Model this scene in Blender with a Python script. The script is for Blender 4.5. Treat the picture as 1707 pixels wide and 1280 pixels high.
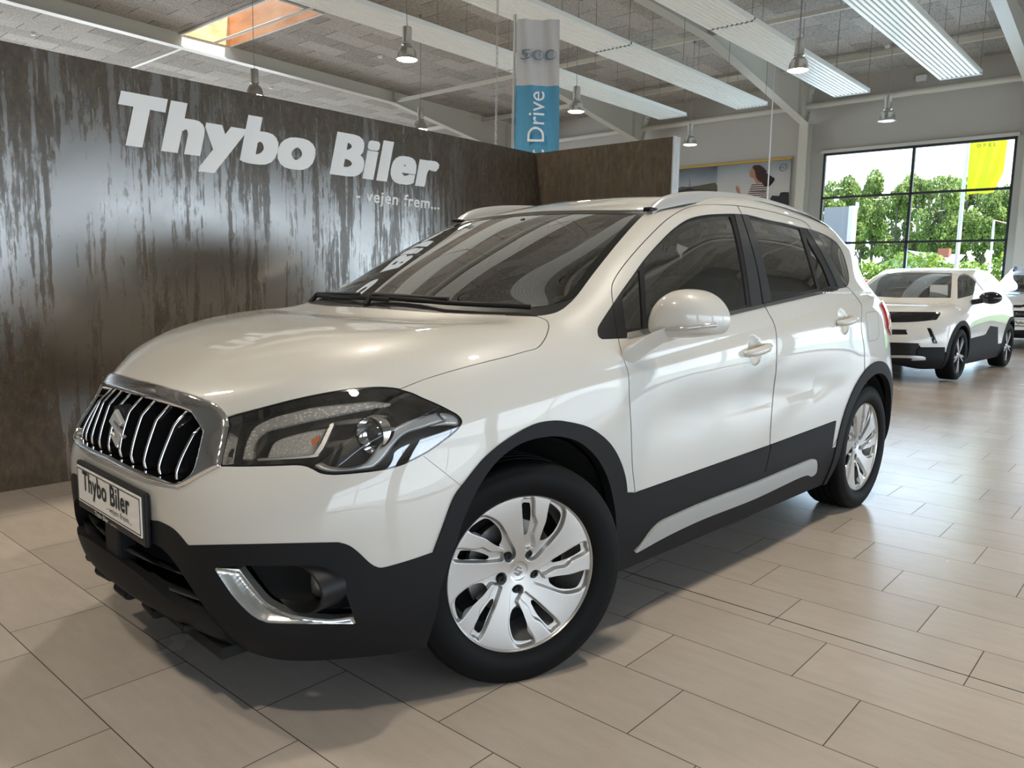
import bpy, bmesh, math, random
import numpy as np
from mathutils import Vector, Matrix
random.seed(4); rng=np.random.RandomState(7)
scene=bpy.context.scene; COL=scene.collection
for o in list(bpy.data.objects): bpy.data.objects.remove(o)
# ---------------- camera (world frame: main car frame, x = car forward, y = car left, origin = front axle on the floor)
EXPO=1.12; SIDEW=37.; FARW=240.; LEFT_FILLW=170.
CAM=(1.6186,2.3116,1.1695,-2.37552,0.132594,0.0179931,1293.198); CX,CY=853.5,640.0
def cam_axes():
    yaw,pitch,roll=CAM[3:6]
    f=np.array([math.cos(yaw)*math.cos(pitch),math.sin(yaw)*math.cos(pitch),-math.sin(pitch)])
    r=np.array([math.sin(yaw),-math.cos(yaw),0.]); u=np.cross(r,f); c,s=math.cos(roll),math.sin(roll)
    return c*r+s*u, c*u-s*r, f
CR,CU,CF=cam_axes(); C0=np.array(CAM[:3])
cd=bpy.data.cameras.new('camera'); cam=bpy.data.objects.new('camera',cd); COL.objects.link(cam)
cd.sensor_width=36.0; cd.lens=CAM[6]*36.0/1707.0; cd.clip_start=.05; cd.clip_end=500
M=Matrix(((CR[0],CU[0],-CF[0],C0[0]),(CR[1],CU[1],-CF[1],C0[1]),(CR[2],CU[2],-CF[2],C0[2]),(0,0,0,1)))
cam.matrix_world=M; scene.camera=cam
def proj(P):
    d=np.asarray(P)-C0; z=d@CF
    return np.stack([CX+CAM[6]*(d@CR)/z, CY-CAM[6]*(d@CU)/z],-1)
def ray(px,py): return CF+(px-CX)/CAM[6]*CR-(py-CY)/CAM[6]*CU
def on(px,py,n,d):
    n={'x':(1,0,0),'y':(0,1,0),'z':(0,0,1)}.get(n,n) if isinstance(n,str) else n
    n=np.array(n,float); dr=ray(px,py); return C0+dr*((d-C0@n)/(dr@n))
# room frame: u (towards the reader's side of the hall), w
PHI=1.6183770; UB=np.array([math.sin(PHI),-math.cos(PHI),0]); UA=np.array([math.cos(PHI),math.sin(PHI),0])
def R(u,w,z=0.): return tuple(UB*u+UA*w+np.array([0,0,z]))
ROT_U=math.atan2(UB[1],UB[0])     # rotation of the room's u axis
# ---------------- world, light, exposure
scene.view_settings.view_transform='Standard'; scene.view_settings.look='None'; scene.view_settings.gamma=1
scene.view_settings.exposure=EXPO; scene.view_settings.use_curve_mapping=False
world=bpy.data.worlds.new('world'); scene.world=world; world.use_nodes=True
wn=world.node_tree.nodes; wl=world.node_tree.links; wn.clear()
wo=wn.new('ShaderNodeOutputWorld'); bg=wn.new('ShaderNodeBackground'); wl.new(bg.outputs[0],wo.inputs[0])
tc_=wn.new('ShaderNodeTexCoord'); sp_=wn.new('ShaderNodeSeparateXYZ'); wl.new(tc_.outputs['Generated'],sp_.inputs[0])
rp_=wn.new('ShaderNodeValToRGB'); wl.new(sp_.outputs[2],rp_.inputs[0]); e_=rp_.color_ramp.elements; e_[0].position=.0; e_[0].color=(.92,.96,1,1); e_[1].position=.6; e_[1].color=(.45,.66,1,1)
wl.new(rp_.outputs[0],bg.inputs[0]); bg.inputs[1].default_value=1.6
# sun over the roofs, from the window side
sd=bpy.data.lights.new('sun','SUN'); sd.energy=5.5; sd.angle=.01; sd.color=(1,.95,.86); so=bpy.data.objects.new('sun',sd); COL.objects.link(so)
so.rotation_euler=Vector((-UA*.62+UB*.10+np.array([0,0,-1.]))).to_track_quat('-Z','Y').to_euler()
# daylight through the glass front on the right-hand side of the hall (one soft source in each window)
def daylight(u,w,z,su,sz,nrm,power,col=(.86,.93,1)):
    d=bpy.data.lights.new('window_daylight','AREA'); d.shape='RECTANGLE'; d.size=su; d.size_y=sz; d.energy=power; d.color=col
    o=bpy.data.objects.new('window_daylight',d); COL.objects.link(o); o.location=R(u,w,z); o.rotation_euler=Vector(nrm).to_track_quat('-Z','Z').to_euler(); return o
for uc in (-16.6,-11.2,-5.8,-.4,5.0):
    daylight(uc,7.42,1.40,4.7,2.6,-UA,SIDEW,(.70,.85,1)); daylight(uc,-29.9,2.4,4.7,4.0,UA,LEFT_FILLW)  # the left-wall sources are added fill that lifts the ceiling
daylight(-21.3,-4.0,2.6,5.2,4.6,UB+np.array([0,0,-.55]),FARW,(.58,.79,1))
# ---------------- helpers
def tag(o,label=None,cat=None,group=None,kind=None):
    if label: o['label']=label
    if cat: o['category']=cat
    if group: o['group']=group
    if kind: o['kind']=kind
    return o
def empty(name,loc=(0,0,0),rz=0,**k):
    o=bpy.data.objects.new(name,None); COL.objects.link(o); o.location=loc; o.rotation_euler=(0,0,rz); o.empty_display_size=.1
    return tag(o,**k)
def mat(name,base=(.8,.8,.8),rough=.5,metal=0,coat=0,spec=.5,trans=0,ior=1.45,emit=None,es=0,alpha=1,coatr=.03):
    m=bpy.data.materials.new(name); m.use_nodes=True; b=m.node_tree.nodes['Principled BSDF']
    b.inputs['Base Color'].default_value=(*base,1); b.inputs['Roughness'].default_value=rough; b.inputs['Metallic'].default_value=metal
    b.inputs['Coat Weight'].default_value=coat; b.inputs['Coat Roughness'].default_value=coatr; b.inputs['Specular IOR Level'].default_value=spec
    b.inputs['Transmission Weight'].default_value=trans; b.inputs['IOR'].default_value=ior; b.inputs['Alpha'].default_value=alpha
    if emit: b.inputs['Emission Color'].default_value=(*emit,1); b.inputs['Emission Strength'].default_value=es
    return m
def N(m,t,**k):
    n=m.node_tree.nodes.new(t)
    for a,v in k.items():
        if a in n.bl_rna.properties: setattr(n,a,v)
        else: n.inputs[a].default_value=v
    return n
def L(m,a,b): m.node_tree.links.new(a,b)
def bsdf(m): return m.node_tree.nodes['Principled BSDF']
def glassmat(name,tint=(.6,.65,.6),gl=(1,1,1)):
    # thin glazing: tinted straight-through light plus a sharp mirror reflection by angle
    m=bpy.data.materials.new(name); m.use_nodes=True; nt=m.node_tree; nt.nodes.clear()
    out=nt.nodes.new('ShaderNodeOutputMaterial'); mx=nt.nodes.new('ShaderNodeMixShader'); tr=nt.nodes.new('ShaderNodeBsdfTransparent'); g=nt.nodes.new('ShaderNodeBsdfGlossy')
    fr=nt.nodes.new('ShaderNodeFresnel'); fr.inputs[0].default_value=1.55; ml=nt.nodes.new('ShaderNodeMath'); ml.operation='MULTIPLY_ADD'; ml.inputs[1].default_value=2.3; ml.inputs[2].default_value=.08; ml.use_clamp=True
    tr.inputs[0].default_value=(*tint,1); g.inputs[0].default_value=(*gl,1); g.inputs[1].default_value=0.0
    nt.links.new(fr.outputs[0],ml.inputs[0]); nt.links.new(ml.outputs[0],mx.inputs[0]); nt.links.new(tr.outputs[0],mx.inputs[1]); nt.links.new(g.outputs[0],mx.inputs[2]); nt.links.new(mx.outputs[0],out.inputs[0])
    return m
def link(name,me,parent=None,m=None,**k):
    o=bpy.data.objects.new(name,me); COL.objects.link(o)
    if parent: o.parent=parent
    if m is not None:
        for mm in (m if isinstance(m,(list,tuple)) else [m]): me.materials.append(mm)
    return tag(o,**k)
def obj(name,bm,m,parent=None,smooth=None,**k):
    """link a bmesh as one object; smooth = angle in degrees below which edges are shaded smooth"""
    me=bpy.data.meshes.new(name); bm.normal_update()
    if smooth:
        for f in bm.faces: f.smooth=True
        for e in bm.edges:
            if len(e.link_faces)==2 and e.calc_face_angle(0)>math.radians(smooth): e.smooth=False
    bm.to_mesh(me); bm.free(); return link(name,me,parent,m,**k)
def V(*a): return Vector(a)
def quad(bm,pts,mi=0):
    f=bm.faces.new([bm.verts.new(p) for p in pts]); f.material_index=mi; return f
def box(bm,c,s,rz=0,mi=0,mtx=None,bev=0,seg=2):
    """box by centre and size, optional z rotation / matrix, bevelled edges"""
    T=(mtx if mtx is not None else Matrix.Translation(c)@Matrix.Rotation(rz,4,'Z'))@Matrix.Diagonal((s[0],s[1],s[2],1))
    r=bmesh.ops.create_cube(bm,size=1,matrix=T); vs=r['verts']; fs=set(f for v in vs for f in v.link_faces)
    for f in fs: f.material_index=mi
    if bev:
        es=list(set(e for v in vs for e in v.link_edges)); g=bmesh.ops.bevel(bm,geom=es,offset=bev,segments=seg,affect='EDGES',profile=.5)
        for f in g['faces']: f.material_index=mi
def lathe(bm,prof,axis='z',c=(0,0,0),seg=48,mi=0,mtx=None,close=False):
    """revolve profile [(r,h)...] about an axis"""
    T=mtx if mtx is not None else Matrix.Translation(c)@{'z':Matrix.Identity(4),'y':Matrix.Rotation(-math.pi/2,4,'X'),'x':Matrix.Rotation(math.pi/2,4,'Y')}[axis]
    rings=[]
    for r,h in prof:
        if r<1e-6: rings.append([bm.verts.new(T@V(0,0,h))])
        else: rings.append([bm.verts.new(T@V(r*math.cos(2*math.pi*i/seg),r*math.sin(2*math.pi*i/seg),h)) for i in range(seg)])
    for a,b in zip(rings,rings[1:]):
        for i in range(seg):
            j=(i+1)%seg
            q=[a[i%len(a)],a[j%len(a)],b[j%len(b)],b[i%len(b)]]; q2=[]
            for v in q:
                if v not in q2: q2.append(v)
            if len(q2)>2:
                f=bm.faces.new(q2); f.material_index=mi
def tube(bm,pts,r,seg=8,mi=0,cap=True,rz=None,closed=False):
    """sweep a circle (or per-point radii, or ellipse via rz) along a polyline"""
    pts=[Vector(p) for p in pts]; n=len(pts); rs=r if isinstance(r,(list,tuple)) else [r]*n; rings=[]; up=None
    for i,p in enumerate(pts):
        t=((pts[(i+1)%n]-pts[i-1]) if closed else (pts[min(i+1,n-1)]-pts[max(i-1,0)])).normalized()
        if up is None:
            up=V(0,0,1) if abs(t.z)<.9 else V(1,0,0)
        s=t.cross(up).normalized(); up=s.cross(t).normalized()
        rings.append([bm.verts.new(p+s*(rs[i]*math.cos(a))+up*((rz if rz else rs[i])*math.sin(a))) for a in [2*math.pi*k/seg for k in range(seg)]])
    prs=list(zip(rings,rings[1:]))+([(rings[-1],rings[0])] if closed else [])
    for a,b in prs:
        for k in range(seg):
            f=bm.faces.new([a[k],a[(k+1)%seg],b[(k+1)%seg],b[k]]); f.material_index=mi
    if cap and not closed:
        bm.faces.new(rings[0][::-1]).material_index=mi; bm.faces.new(rings[-1]).material_index=mi
def prism(bm,poly,T,depth,mi=0,bev=0):
    """extrude a 2D polygon by depth along local z, placed by matrix T"""
    a=[bm.verts.new(T@V(x,y,0)) for x,y in poly]; b=[bm.verts.new(T@V(x,y,depth)) for x,y in poly]
    f=[bm.faces.new(a[::-1]),bm.faces.new(b)]
    n=len(a)
    for i in range(n): f.append(bm.faces.new([a[i],a[(i+1)%n],b[(i+1)%n],b[i]]))
    for x in f: x.material_index=mi
    if bev:
        es=[e for e in f[1].edges]; bmesh.ops.bevel(bm,geom=es,offset=bev,segments=2,affect='EDGES')
def catmull(pts,closed=False,step=6):
    """Catmull-Rom through points; a point with a third element 'c' is a sharp corner"""
    n=len(pts); out=[]
    P=[np.array(p[:2],float) for p in pts]; c=[len(p)>2 for p in pts]
    for i in range(n if closed else n-1):
        p1,p2=P[i],P[(i+1)%n]
        p0=P[i-1] if (closed or i>0) and not c[i] else p1*2-p2
        j=i+2
        p3=P[j%n] if (closed or j<n) and not c[(i+1)%n] else p2*2-p1
        if c[i] and c[(i+1)%n]: out.append(p1); continue
        for k in range(step):
            t=k/step; out.append(.5*((2*p1)+(p2-p0)*t+(2*p0-5*p1+4*p2-p3)*t*t+(3*p1-p0-3*p2+p3)*t**3))
    if not closed: out.append(P[-1])
    return np.array(out)
def text_bm(bm,s,size,T,depth=.004,bold=0,mi=0,sx=1,align='LEFT',track=1):
    cu=bpy.data.curves.new('lettering','FONT'); cu.body=s; cu.size=size; cu.extrude=depth/2; cu.offset=bold; cu.align_x=align; cu.space_character=track; cu.resolution_u=4
    o=bpy.data.objects.new('lettering',cu); COL.objects.link(o); dg=bpy.context.evaluated_depsgraph_get(); me=bpy.data.meshes.new_from_object(o.evaluated_get(dg))
    me.transform(T@Matrix.Diagonal((sx,1,1,1))); n0=len(bm.faces); bm.from_mesh(me); bm.faces.ensure_lookup_table()
    for f in bm.faces[n0:]: f.material_index=mi
    bpy.data.objects.remove(o); bpy.data.curves.remove(cu); bpy.data.meshes.remove(me)
# ================= THE HALL (room frame u,w,z). hall(u,w,z) scales the traced upper hall about the viewpoint so that the far cars fit inside
CU0=float(C0@UB); CW0=float(C0@UA); KH=1.3888
def hs(u,w,z): return (CU0+(u-CU0)*KH, CW0+(w-CW0)*KH, C0[2]+(z-C0[2])*KH)
def H(u,w,z): return R(*hs(u,w,z))
UF=hs(-15,0,0)[0]; WR=7.5; UE=9.0; WL=-30.0
def ceil_z(u): return 7.24+.019*(u-hs(-5.4,0,0)[0])
MR=Matrix.Rotation(ROT_U,4,'Z')         # local x = u, local y = w
def rbox(bm,u,w,z,su,sw,sz,mi=0,bev=0,rx=None):
    """box in room coordinates"""
    T=Matrix.Translation(R(u,w,z))@MR
    if rx is not None: T=T@rx
    box(bm,None,(su,sw,sz),mtx=T,mi=mi,bev=bev)
def rquad(bm,pts,mi=0): return quad(bm,[R(*p) for p in pts],mi)
# ---- materials
def room_coords(m):
    """texture coordinates along the room: returns node socket of vector (u,w,z)"""
    g=N(m,'ShaderNodeNewGeometry'); mp=N(m,'ShaderNodeVectorRotate',rotation_type='Z_AXIS'); L(m,g.outputs['Position'],mp.inputs['Vector']); mp.inputs['Angle'].default_value=-ROT_U; return mp.outputs[0]
def math_(m,op,a,b=None,c=None,clamp=False):
    n=m.node_tree.nodes.new('ShaderNodeMath'); n.operation=op; n.use_clamp=clamp
    for i,v in enumerate((a,b,c)):
        if v is None: continue
        if hasattr(v,'node') or hasattr(v,'is_linked'): m.node_tree.links.new(v,n.inputs[i])
        else: n.inputs[i].default_value=v
    return n.outputs[0]
def ramp(m,fac,stops):
    n=m.node_tree.nodes.new('ShaderNodeValToRGB'); L(m,fac,n.inputs[0]); e=n.color_ramp.elements
    while len(e)<len(stops): e.new(.5)
    for i,(p,c) in enumerate(stops): e[i].position=p; e[i].color=(*c,1) if len(c)==3 else c
    return n.outputs[0]
def mixc(m,f,a,b):
    n=m.node_tree.nodes.new('ShaderNodeMix'); n.data_type='RGBA'
    for i,v in ((0,f),(6,a),(7,b)):
        if hasattr(v,'is_linked'): m.node_tree.links.new(v,n.inputs[i])
        else: n.inputs[i].default_value=v if i==0 else (*v,1)
    return n.outputs[2]
def floor_mat():
    m=mat('floor_tiles',(.3,.27,.24),.3,spec=.5); v=room_coords(m); sp=N(m,'ShaderNodeSeparateXYZ'); L(m,v,sp.inputs[0]); u,w=sp.outputs[0],sp.outputs[1]
    TW,TL=.29846,.5995
    qn=math_(m,'DIVIDE',math_(m,'SUBTRACT',u,-1.09995),TW); row=math_(m,'FLOOR',qn); fq=math_(m,'SUBTRACT',qn,row)
    sh=math_(m,'MULTIPLY_ADD',row,.1998,1.2256); pn=math_(m,'DIVIDE',math_(m,'SUBTRACT',w,sh),TL); col=math_(m,'FLOOR',pn); fp=math_(m,'SUBTRACT',pn,col)
    dq=math_(m,'MULTIPLY',math_(m,'MINIMUM',fq,math_(m,'SUBTRACT',1.0,fq)),TW); dp=math_(m,'MULTIPLY',math_(m,'MINIMUM',fp,math_(m,'SUBTRACT',1.0,fp)),TL)
    d=math_(m,'MINIMUM',dq,dp); joint=math_(m,'LESS_THAN',d,.0016)
    slot=math_(m,'LESS_THAN',math_(m,'ABSOLUTE',math_(m,'SUBTRACT',u,-.8765)),.0028); slot=math_(m,'MULTIPLY',slot,math_(m,'GREATER_THAN',w,-2.4))
    cid=N(m,'ShaderNodeCombineXYZ'); L(m,row,cid.inputs[0]); L(m,col,cid.inputs[1]); wn_=N(m,'ShaderNodeTexWhiteNoise',noise_dimensions='3D'); L(m,cid.outputs[0],wn_.inputs['Vector'])
    n1=N(m,'ShaderNodeTexNoise',Scale=2.2,Detail=4.0,Roughness=.55); L(m,v,n1.inputs['Vector']); st=N(m,'ShaderNodeMapping'); st.inputs['Scale'].default_value=(14,3,1); L(m,v,st.inputs[0]); n2=N(m,'ShaderNodeTexNoise',Scale=2.0,Detail=5.0,Roughness=.6); L(m,st.outputs[0],n2.inputs['Vector'])
    n3=N(m,'ShaderNodeTexNoise',Scale=260.0,Detail=2.0); L(m,v,n3.inputs['Vector'])
    t=math_(m,'ADD',math_(m,'MULTIPLY',wn_.outputs['Value'],.22),math_(m,'ADD',math_(m,'MULTIPLY',n1.outputs[0],.35),math_(m,'ADD',math_(m,'MULTIPLY',n2.outputs[0],.38),math_(m,'MULTIPLY',n3.outputs[0],.25))))
    c=ramp(m,t,[(.35,(.38,.330,.285)),(.62,(.44,.385,.335)),(.85,(.50,.445,.39))])
    c=mixc(m,joint,c,(.060,.040,.030)); c=mixc(m,slot,c,(.008,.006,.005)); L(m,c,bsdf(m).inputs['Base Color'])
    r=math_(m,'ADD',math_(m,'MULTIPLY',n1.outputs[0],.12),.19); r=math_(m,'ADD',r,math_(m,'MULTIPLY',joint,.5)); L(m,r,bsdf(m).inputs['Roughness'])
    hgt=math_(m,'ADD',math_(m,'MULTIPLY',math_(m,'SUBTRACT',1.0,joint),1.0),math_(m,'MULTIPLY',n3.outputs[0],.12)); bp=N(m,'ShaderNodeBump',Strength=.35,Distance=.002); L(m,hgt,bp.inputs['Height']); L(m,bp.outputs[0],bsdf(m).inputs['Normal'])
    return m
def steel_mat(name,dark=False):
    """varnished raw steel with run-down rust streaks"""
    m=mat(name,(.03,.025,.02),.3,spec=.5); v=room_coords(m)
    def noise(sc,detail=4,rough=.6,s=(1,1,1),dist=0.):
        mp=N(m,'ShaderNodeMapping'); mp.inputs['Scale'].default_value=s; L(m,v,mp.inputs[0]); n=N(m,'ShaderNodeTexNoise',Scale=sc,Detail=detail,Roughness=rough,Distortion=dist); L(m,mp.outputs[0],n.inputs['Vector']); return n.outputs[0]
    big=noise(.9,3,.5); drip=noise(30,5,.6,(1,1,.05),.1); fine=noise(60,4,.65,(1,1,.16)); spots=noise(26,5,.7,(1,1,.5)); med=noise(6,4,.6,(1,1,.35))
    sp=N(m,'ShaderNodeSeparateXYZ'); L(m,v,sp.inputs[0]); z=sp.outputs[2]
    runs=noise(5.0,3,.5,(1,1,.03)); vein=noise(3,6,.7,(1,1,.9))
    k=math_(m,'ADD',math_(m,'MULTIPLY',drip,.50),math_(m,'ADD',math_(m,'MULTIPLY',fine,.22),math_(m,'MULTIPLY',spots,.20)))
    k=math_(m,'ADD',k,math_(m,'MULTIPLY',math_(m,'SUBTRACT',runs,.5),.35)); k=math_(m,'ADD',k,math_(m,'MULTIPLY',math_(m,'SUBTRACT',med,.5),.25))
    k=math_(m,'ADD',k,math_(m,'MULTIPLY',math_(m,'MAXIMUM',math_(m,'SUBTRACT',z,1.60),0.0),.17)); k=math_(m,'ADD',k,math_(m,'MULTIPLY',math_(m,'SUBTRACT',big,.5),.22)); k=math_(m,'ADD',k,math_(m,'MULTIPLY',math_(m,'MAXIMUM',math_(m,'SUBTRACT',1.0,z),0.0),.12)); mask=ramp(m,k,[(.475,(0,0,0)),(.54,(1,1,1))])         # 1 = dull oxide run plus painted fade of the sheen at top and foot, 0 = smooth varnish
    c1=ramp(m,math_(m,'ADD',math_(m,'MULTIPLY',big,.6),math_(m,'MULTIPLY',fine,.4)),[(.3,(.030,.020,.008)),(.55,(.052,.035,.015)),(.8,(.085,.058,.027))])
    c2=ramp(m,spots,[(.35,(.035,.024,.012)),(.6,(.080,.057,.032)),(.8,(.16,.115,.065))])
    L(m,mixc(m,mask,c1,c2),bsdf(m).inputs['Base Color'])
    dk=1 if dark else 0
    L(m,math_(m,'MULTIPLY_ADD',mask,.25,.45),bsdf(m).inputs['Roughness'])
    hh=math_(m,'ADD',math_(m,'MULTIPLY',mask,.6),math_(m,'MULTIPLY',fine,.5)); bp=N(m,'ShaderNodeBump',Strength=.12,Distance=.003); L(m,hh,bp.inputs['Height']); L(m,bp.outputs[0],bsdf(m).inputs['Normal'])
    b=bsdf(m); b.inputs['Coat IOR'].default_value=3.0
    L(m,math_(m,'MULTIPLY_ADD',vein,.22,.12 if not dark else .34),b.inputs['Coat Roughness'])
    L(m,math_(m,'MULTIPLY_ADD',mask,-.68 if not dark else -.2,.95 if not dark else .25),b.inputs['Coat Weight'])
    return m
def plaster(name,c,rough=.75,sc=30.):
    m=mat(name,c,rough); v=room_coords(m); n=N(m,'ShaderNodeTexNoise',Scale=sc,Detail=3.0); L(m,v,n.inputs['Vector']); cc=ramp(m,n.outputs[0],[(.3,tuple(x*.95 for x in c)),(.7,c)]); L(m,cc,bsdf(m).inputs['Base Color']); return m
def ceiling_mat():
    """wood-wool boards 0.6 x 2.4 m, long side along the beams, open joints at the ends"""
    m=mat('wood_wool_boards',(.3,.29,.26),.9); v=room_coords(m); sp=N(m,'ShaderNodeSeparateXYZ'); L(m,v,sp.inputs[0]); u,w=sp.outputs[0],sp.outputs[1]
    wn0=math_(m,'DIVIDE',w,.60); row=math_(m,'FLOOR',wn0); fw=math_(m,'SUBTRACT',wn0,row)
    un=math_(m,'DIVIDE',math_(m,'ADD',u,math_(m,'MULTIPLY',row,.63)),1.25); col=math_(m,'FLOOR',un); fu=math_(m,'SUBTRACT',un,col)
    dw=math_(m,'MULTIPLY',math_(m,'MINIMUM',fw,math_(m,'SUBTRACT',1.0,fw)),.60); du=math_(m,'MULTIPLY',math_(m,'MINIMUM',fu,math_(m,'SUBTRACT',1.0,fu)),1.25)
    ju=math_(m,'LESS_THAN',du,.008); jw=math_(m,'LESS_THAN',dw,.006); jw=math_(m,'MULTIPLY',jw,.18)
    n=N(m,'ShaderNodeTexNoise',Scale=38.0,Detail=6.0,Roughness=.75,Distortion=1.2); L(m,v,n.inputs['Vector']); n2=N(m,'ShaderNodeTexNoise',Scale=.7,Detail=2.0); L(m,v,n2.inputs['Vector'])
    cid=N(m,'ShaderNodeCombineXYZ'); L(m,row,cid.inputs[0]); L(m,col,cid.inputs[1]); w_=N(m,'ShaderNodeTexWhiteNoise',noise_dimensions='3D'); L(m,cid.outputs[0],w_.inputs['Vector'])
    t=math_(m,'ADD',math_(m,'MULTIPLY',n.outputs[0],.9),math_(m,'MULTIPLY',w_.outputs['Value'],.07))
    c=ramp(m,t,[(.36,(.14,.13,.105)),(.50,(.45,.42,.375)),(.66,(.78,.745,.68))])
    c=mixc(m,jw,c,(.08,.07,.06)); c=mixc(m,ju,c,(.035,.03,.025)); L(m,c,bsdf(m).inputs['Base Color'])
    bp=N(m,'ShaderNodeBump',Strength=.6,Distance=.01); L(m,n.outputs[0],bp.inputs['Height']); L(m,bp.outputs[0],bsdf(m).inputs['Normal']); return m
m_floor=floor_mat(); m_steel=steel_mat('rusted_steel'); m_steel2=steel_mat('rusted_steel_dark',True); m_ceil=ceiling_mat()
m_wall=plaster('wall_cladding',(.50,.485,.44)); m_wall_d=plaster('wall_cladding_grey',(.24,.23,.21)); m_cream=mat('cream_painted_steel',(.62,.595,.52),.42); m_panelw=mat('radiant_panel_white',(.82,.84,.80),.35)
m_zinc=mat('galvanised_edge',(.55,.56,.57),.4,.6); m_frame=mat('window_frame_dark',(.03,.035,.04),.4); m_white=mat('white_paint',(.8,.8,.78),.5); m_alu=mat('lamp_aluminium',(.62,.62,.60),.28,.9)
m_letter=mat('white_lettering',(.93,.93,.93),.45,spec=.6,coat=.8,coatr=.28); m_wood=mat('pine_shaft',(.75,.42,.20),.6); m_wire=mat('wire_grey',(.25,.25,.24),.5)
_n=N(m_wood,'ShaderNodeTexNoise',Scale=3.0,Detail=4.0); L(m_wood,ramp(m_wood,_n.outputs[0],[(.35,(.62,.30,.13)),(.6,(.80,.47,.24))]),bsdf(m_wood).inputs['Base Color'])
_n=N(m_zinc,'ShaderNodeTexVoronoi',Scale=30.0); L(m_zinc,ramp(m_zinc,_n.outputs['Color'],[(.2,(.42,.43,.44)),(.8,(.66,.67,.68))]),bsdf(m_zinc).inputs['Base Color'])
m_pane=bpy.data.materials.new('window_glazing'); m_pane.use_nodes=True; _t=m_pane.node_tree; _t.nodes.clear(); _o=_t.nodes.new('ShaderNodeOutputMaterial'); _x=_t.nodes.new('ShaderNodeMixShader'); _x.inputs[0].default_value=.05; _a=_t.nodes.new('ShaderNodeBsdfTransparent'); _g=_t.nodes.new('ShaderNodeBsdfGlossy'); _g.inputs[1].default_value=0; _a.inputs[0].default_value=(.93,.97,.96,1)
_t.links.new(_a.outputs[0],_x.inputs[1]); _t.links.new(_g.outputs[0],_x.inputs[2]); _t.links.new(_x.outputs[0],_o.inputs[0])
m_lampon=mat('lamp_lit',(1,1,1),.5,emit=(1,.95,.86),es=40); m_lampoff=mat('lamp_diffuser',(.7,.7,.68),.25,.3)
m_outside=mat('tarmac',(.16,.16,.16),.9)
S_=lambda name,bm,m,**k: obj(name,bm,m,kind='structure',**k)
# ---- shell
bm=bmesh.new(); rquad(bm,[(UF,WL,0),(UE,WL,0),(UE,WR,0),(UF,WR,0)]); S_('floor',bm,m_floor)
# ceiling with the rooflight opening
s0,s1=hs(-6.36,-12.17,5.54)[0:2]; s2,s3=hs(-5.43,-9.2,5.54)[0:2]; SK=(s0,s2,s1,s3)
bm=bmesh.new(); us=[UF,SK[0],SK[1],UE]; ws_=[WL,SK[2],SK[3],WR]
for i in range(3):
    for j in range(3):
        if i==1 and j==1: continue
        rquad(bm,[(us[i],ws_[j],ceil_z(us[i])),(us[i],ws_[j+1],ceil_z(us[i])),(us[i+1],ws_[j+1],ceil_z(us[i+1])),(us[i+1],ws_[j],ceil_z(us[i+1]))])
S_('ceiling',bm,m_ceil)
# roof deck above keeps light out
bm=bmesh.new()
for i in range(3):
    for j in range(3):
        if i==1 and j==1: continue
        rquad(bm,[(us[i],ws_[j],ceil_z(us[i])+.25),(us[i],ws_[j+1],ceil_z(us[i])+.25),(us[i+1],ws_[j+1],ceil_z(us[i+1])+.25),(us[i+1],ws_[j],ceil_z(us[i+1])+.25)])
S_('roof_slab',bm,m_outside)
# rooflight: pine-lined shaft, white trim
bm=bmesh.new(); zc=ceil_z(SK[0])-.01; zt=zc+1.15; a0,a1,b0,b1=SK
for p,q in (((a0,b0),(a1,b0)),((a1,b0),(a1,b1)),((a1,b1),(a0,b1)),((a0,b1),(a0,b0))): rquad(bm,[(*p,zc),(*q,zc),(*q,zt),(*p,zt)])
sh=empty('rooflight',R((a0+a1)/2,(b0+b1)/2,zc),label='pine-lined rooflight opening in the grey ceiling above the steel partition',cat='rooflight')
def part(name,bm,m,par,**k):
    o=obj(name,bm,m,par,**k); o.matrix_parent_inverse=Matrix.Translation(par.location).inverted() if par.rotation_euler.z==0 else (Matrix.Translation(par.location)@Matrix.Rotation(par.rotation_euler.z,4,'Z')).inverted(); return o
part('shaft_lining',bm,m_wood,sh)
bm=bmesh.new(); t_=.05
rbox(bm,a1+.02,(b0+b1)/2,zc,.05,b1-b0+.1,.05); rbox(bm,a0-.02,(b0+b1)/2,zc,.03,b1-b0+.1,.03); rbox(bm,(a0+a1)/2,b1+.02,zc,a1-a0,.04,.04); part('opening_trim',bm,m_white,sh)
bm=bmesh.new(); rquad(bm,[(a0,b0,zt-.03),(a1,b0,zt-.03),(a1,b1,zt-.03),(a0,b1,zt-.03)]); part('roof_pane',bm,m_pane,sh)
bm=bmesh.new(); tube(bm,[R(a0+.6,b0+.3,zc-.10),R(a0+.55,b1+.6,zc-.10)],.035,seg=10); part('curtain_rod',bm,m_cream,sh,smooth=60)
# far wall with window openings
wins=[(hs(0,-3.90,0)[1],hs(0,-.47,0)[1])]; zb,zt_=.25,hs(0,0,3.90)[2]
ex=[(hs(0,-.20,0)[1]+.1,hs(0,3.5,0)[1])]
def wall_with(name,fn,lo,hi,top,openings,m,zb=zb,zt=zt_):
    bm=bmesh.new(); c=lo
    for a,b in openings:
        quad(bm,[fn(c,0),fn(a,0),fn(a,top),fn(c,top)]); quad(bm,[fn(a,0),fn(b,0),fn(b,zb),fn(a,zb)]); quad(bm,[fn(a,zt),fn(b,zt),fn(b,top),fn(a,top)]); c=b
    quad(bm,[fn(c,0),fn(hi,0),fn(hi,top),fn(c,top)]); return S_(name,bm,m)
wall_with('wall_back',lambda w,z:R(UF,w,z),WL,WR,ceil_z(UF),[wins[0]]+ex,m_wall)
side_w=[(-19,-14.2),(-13.6,-8.8),(-8.2,-3.4),(-2.8,2.0),(2.6,7.4)]
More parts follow.
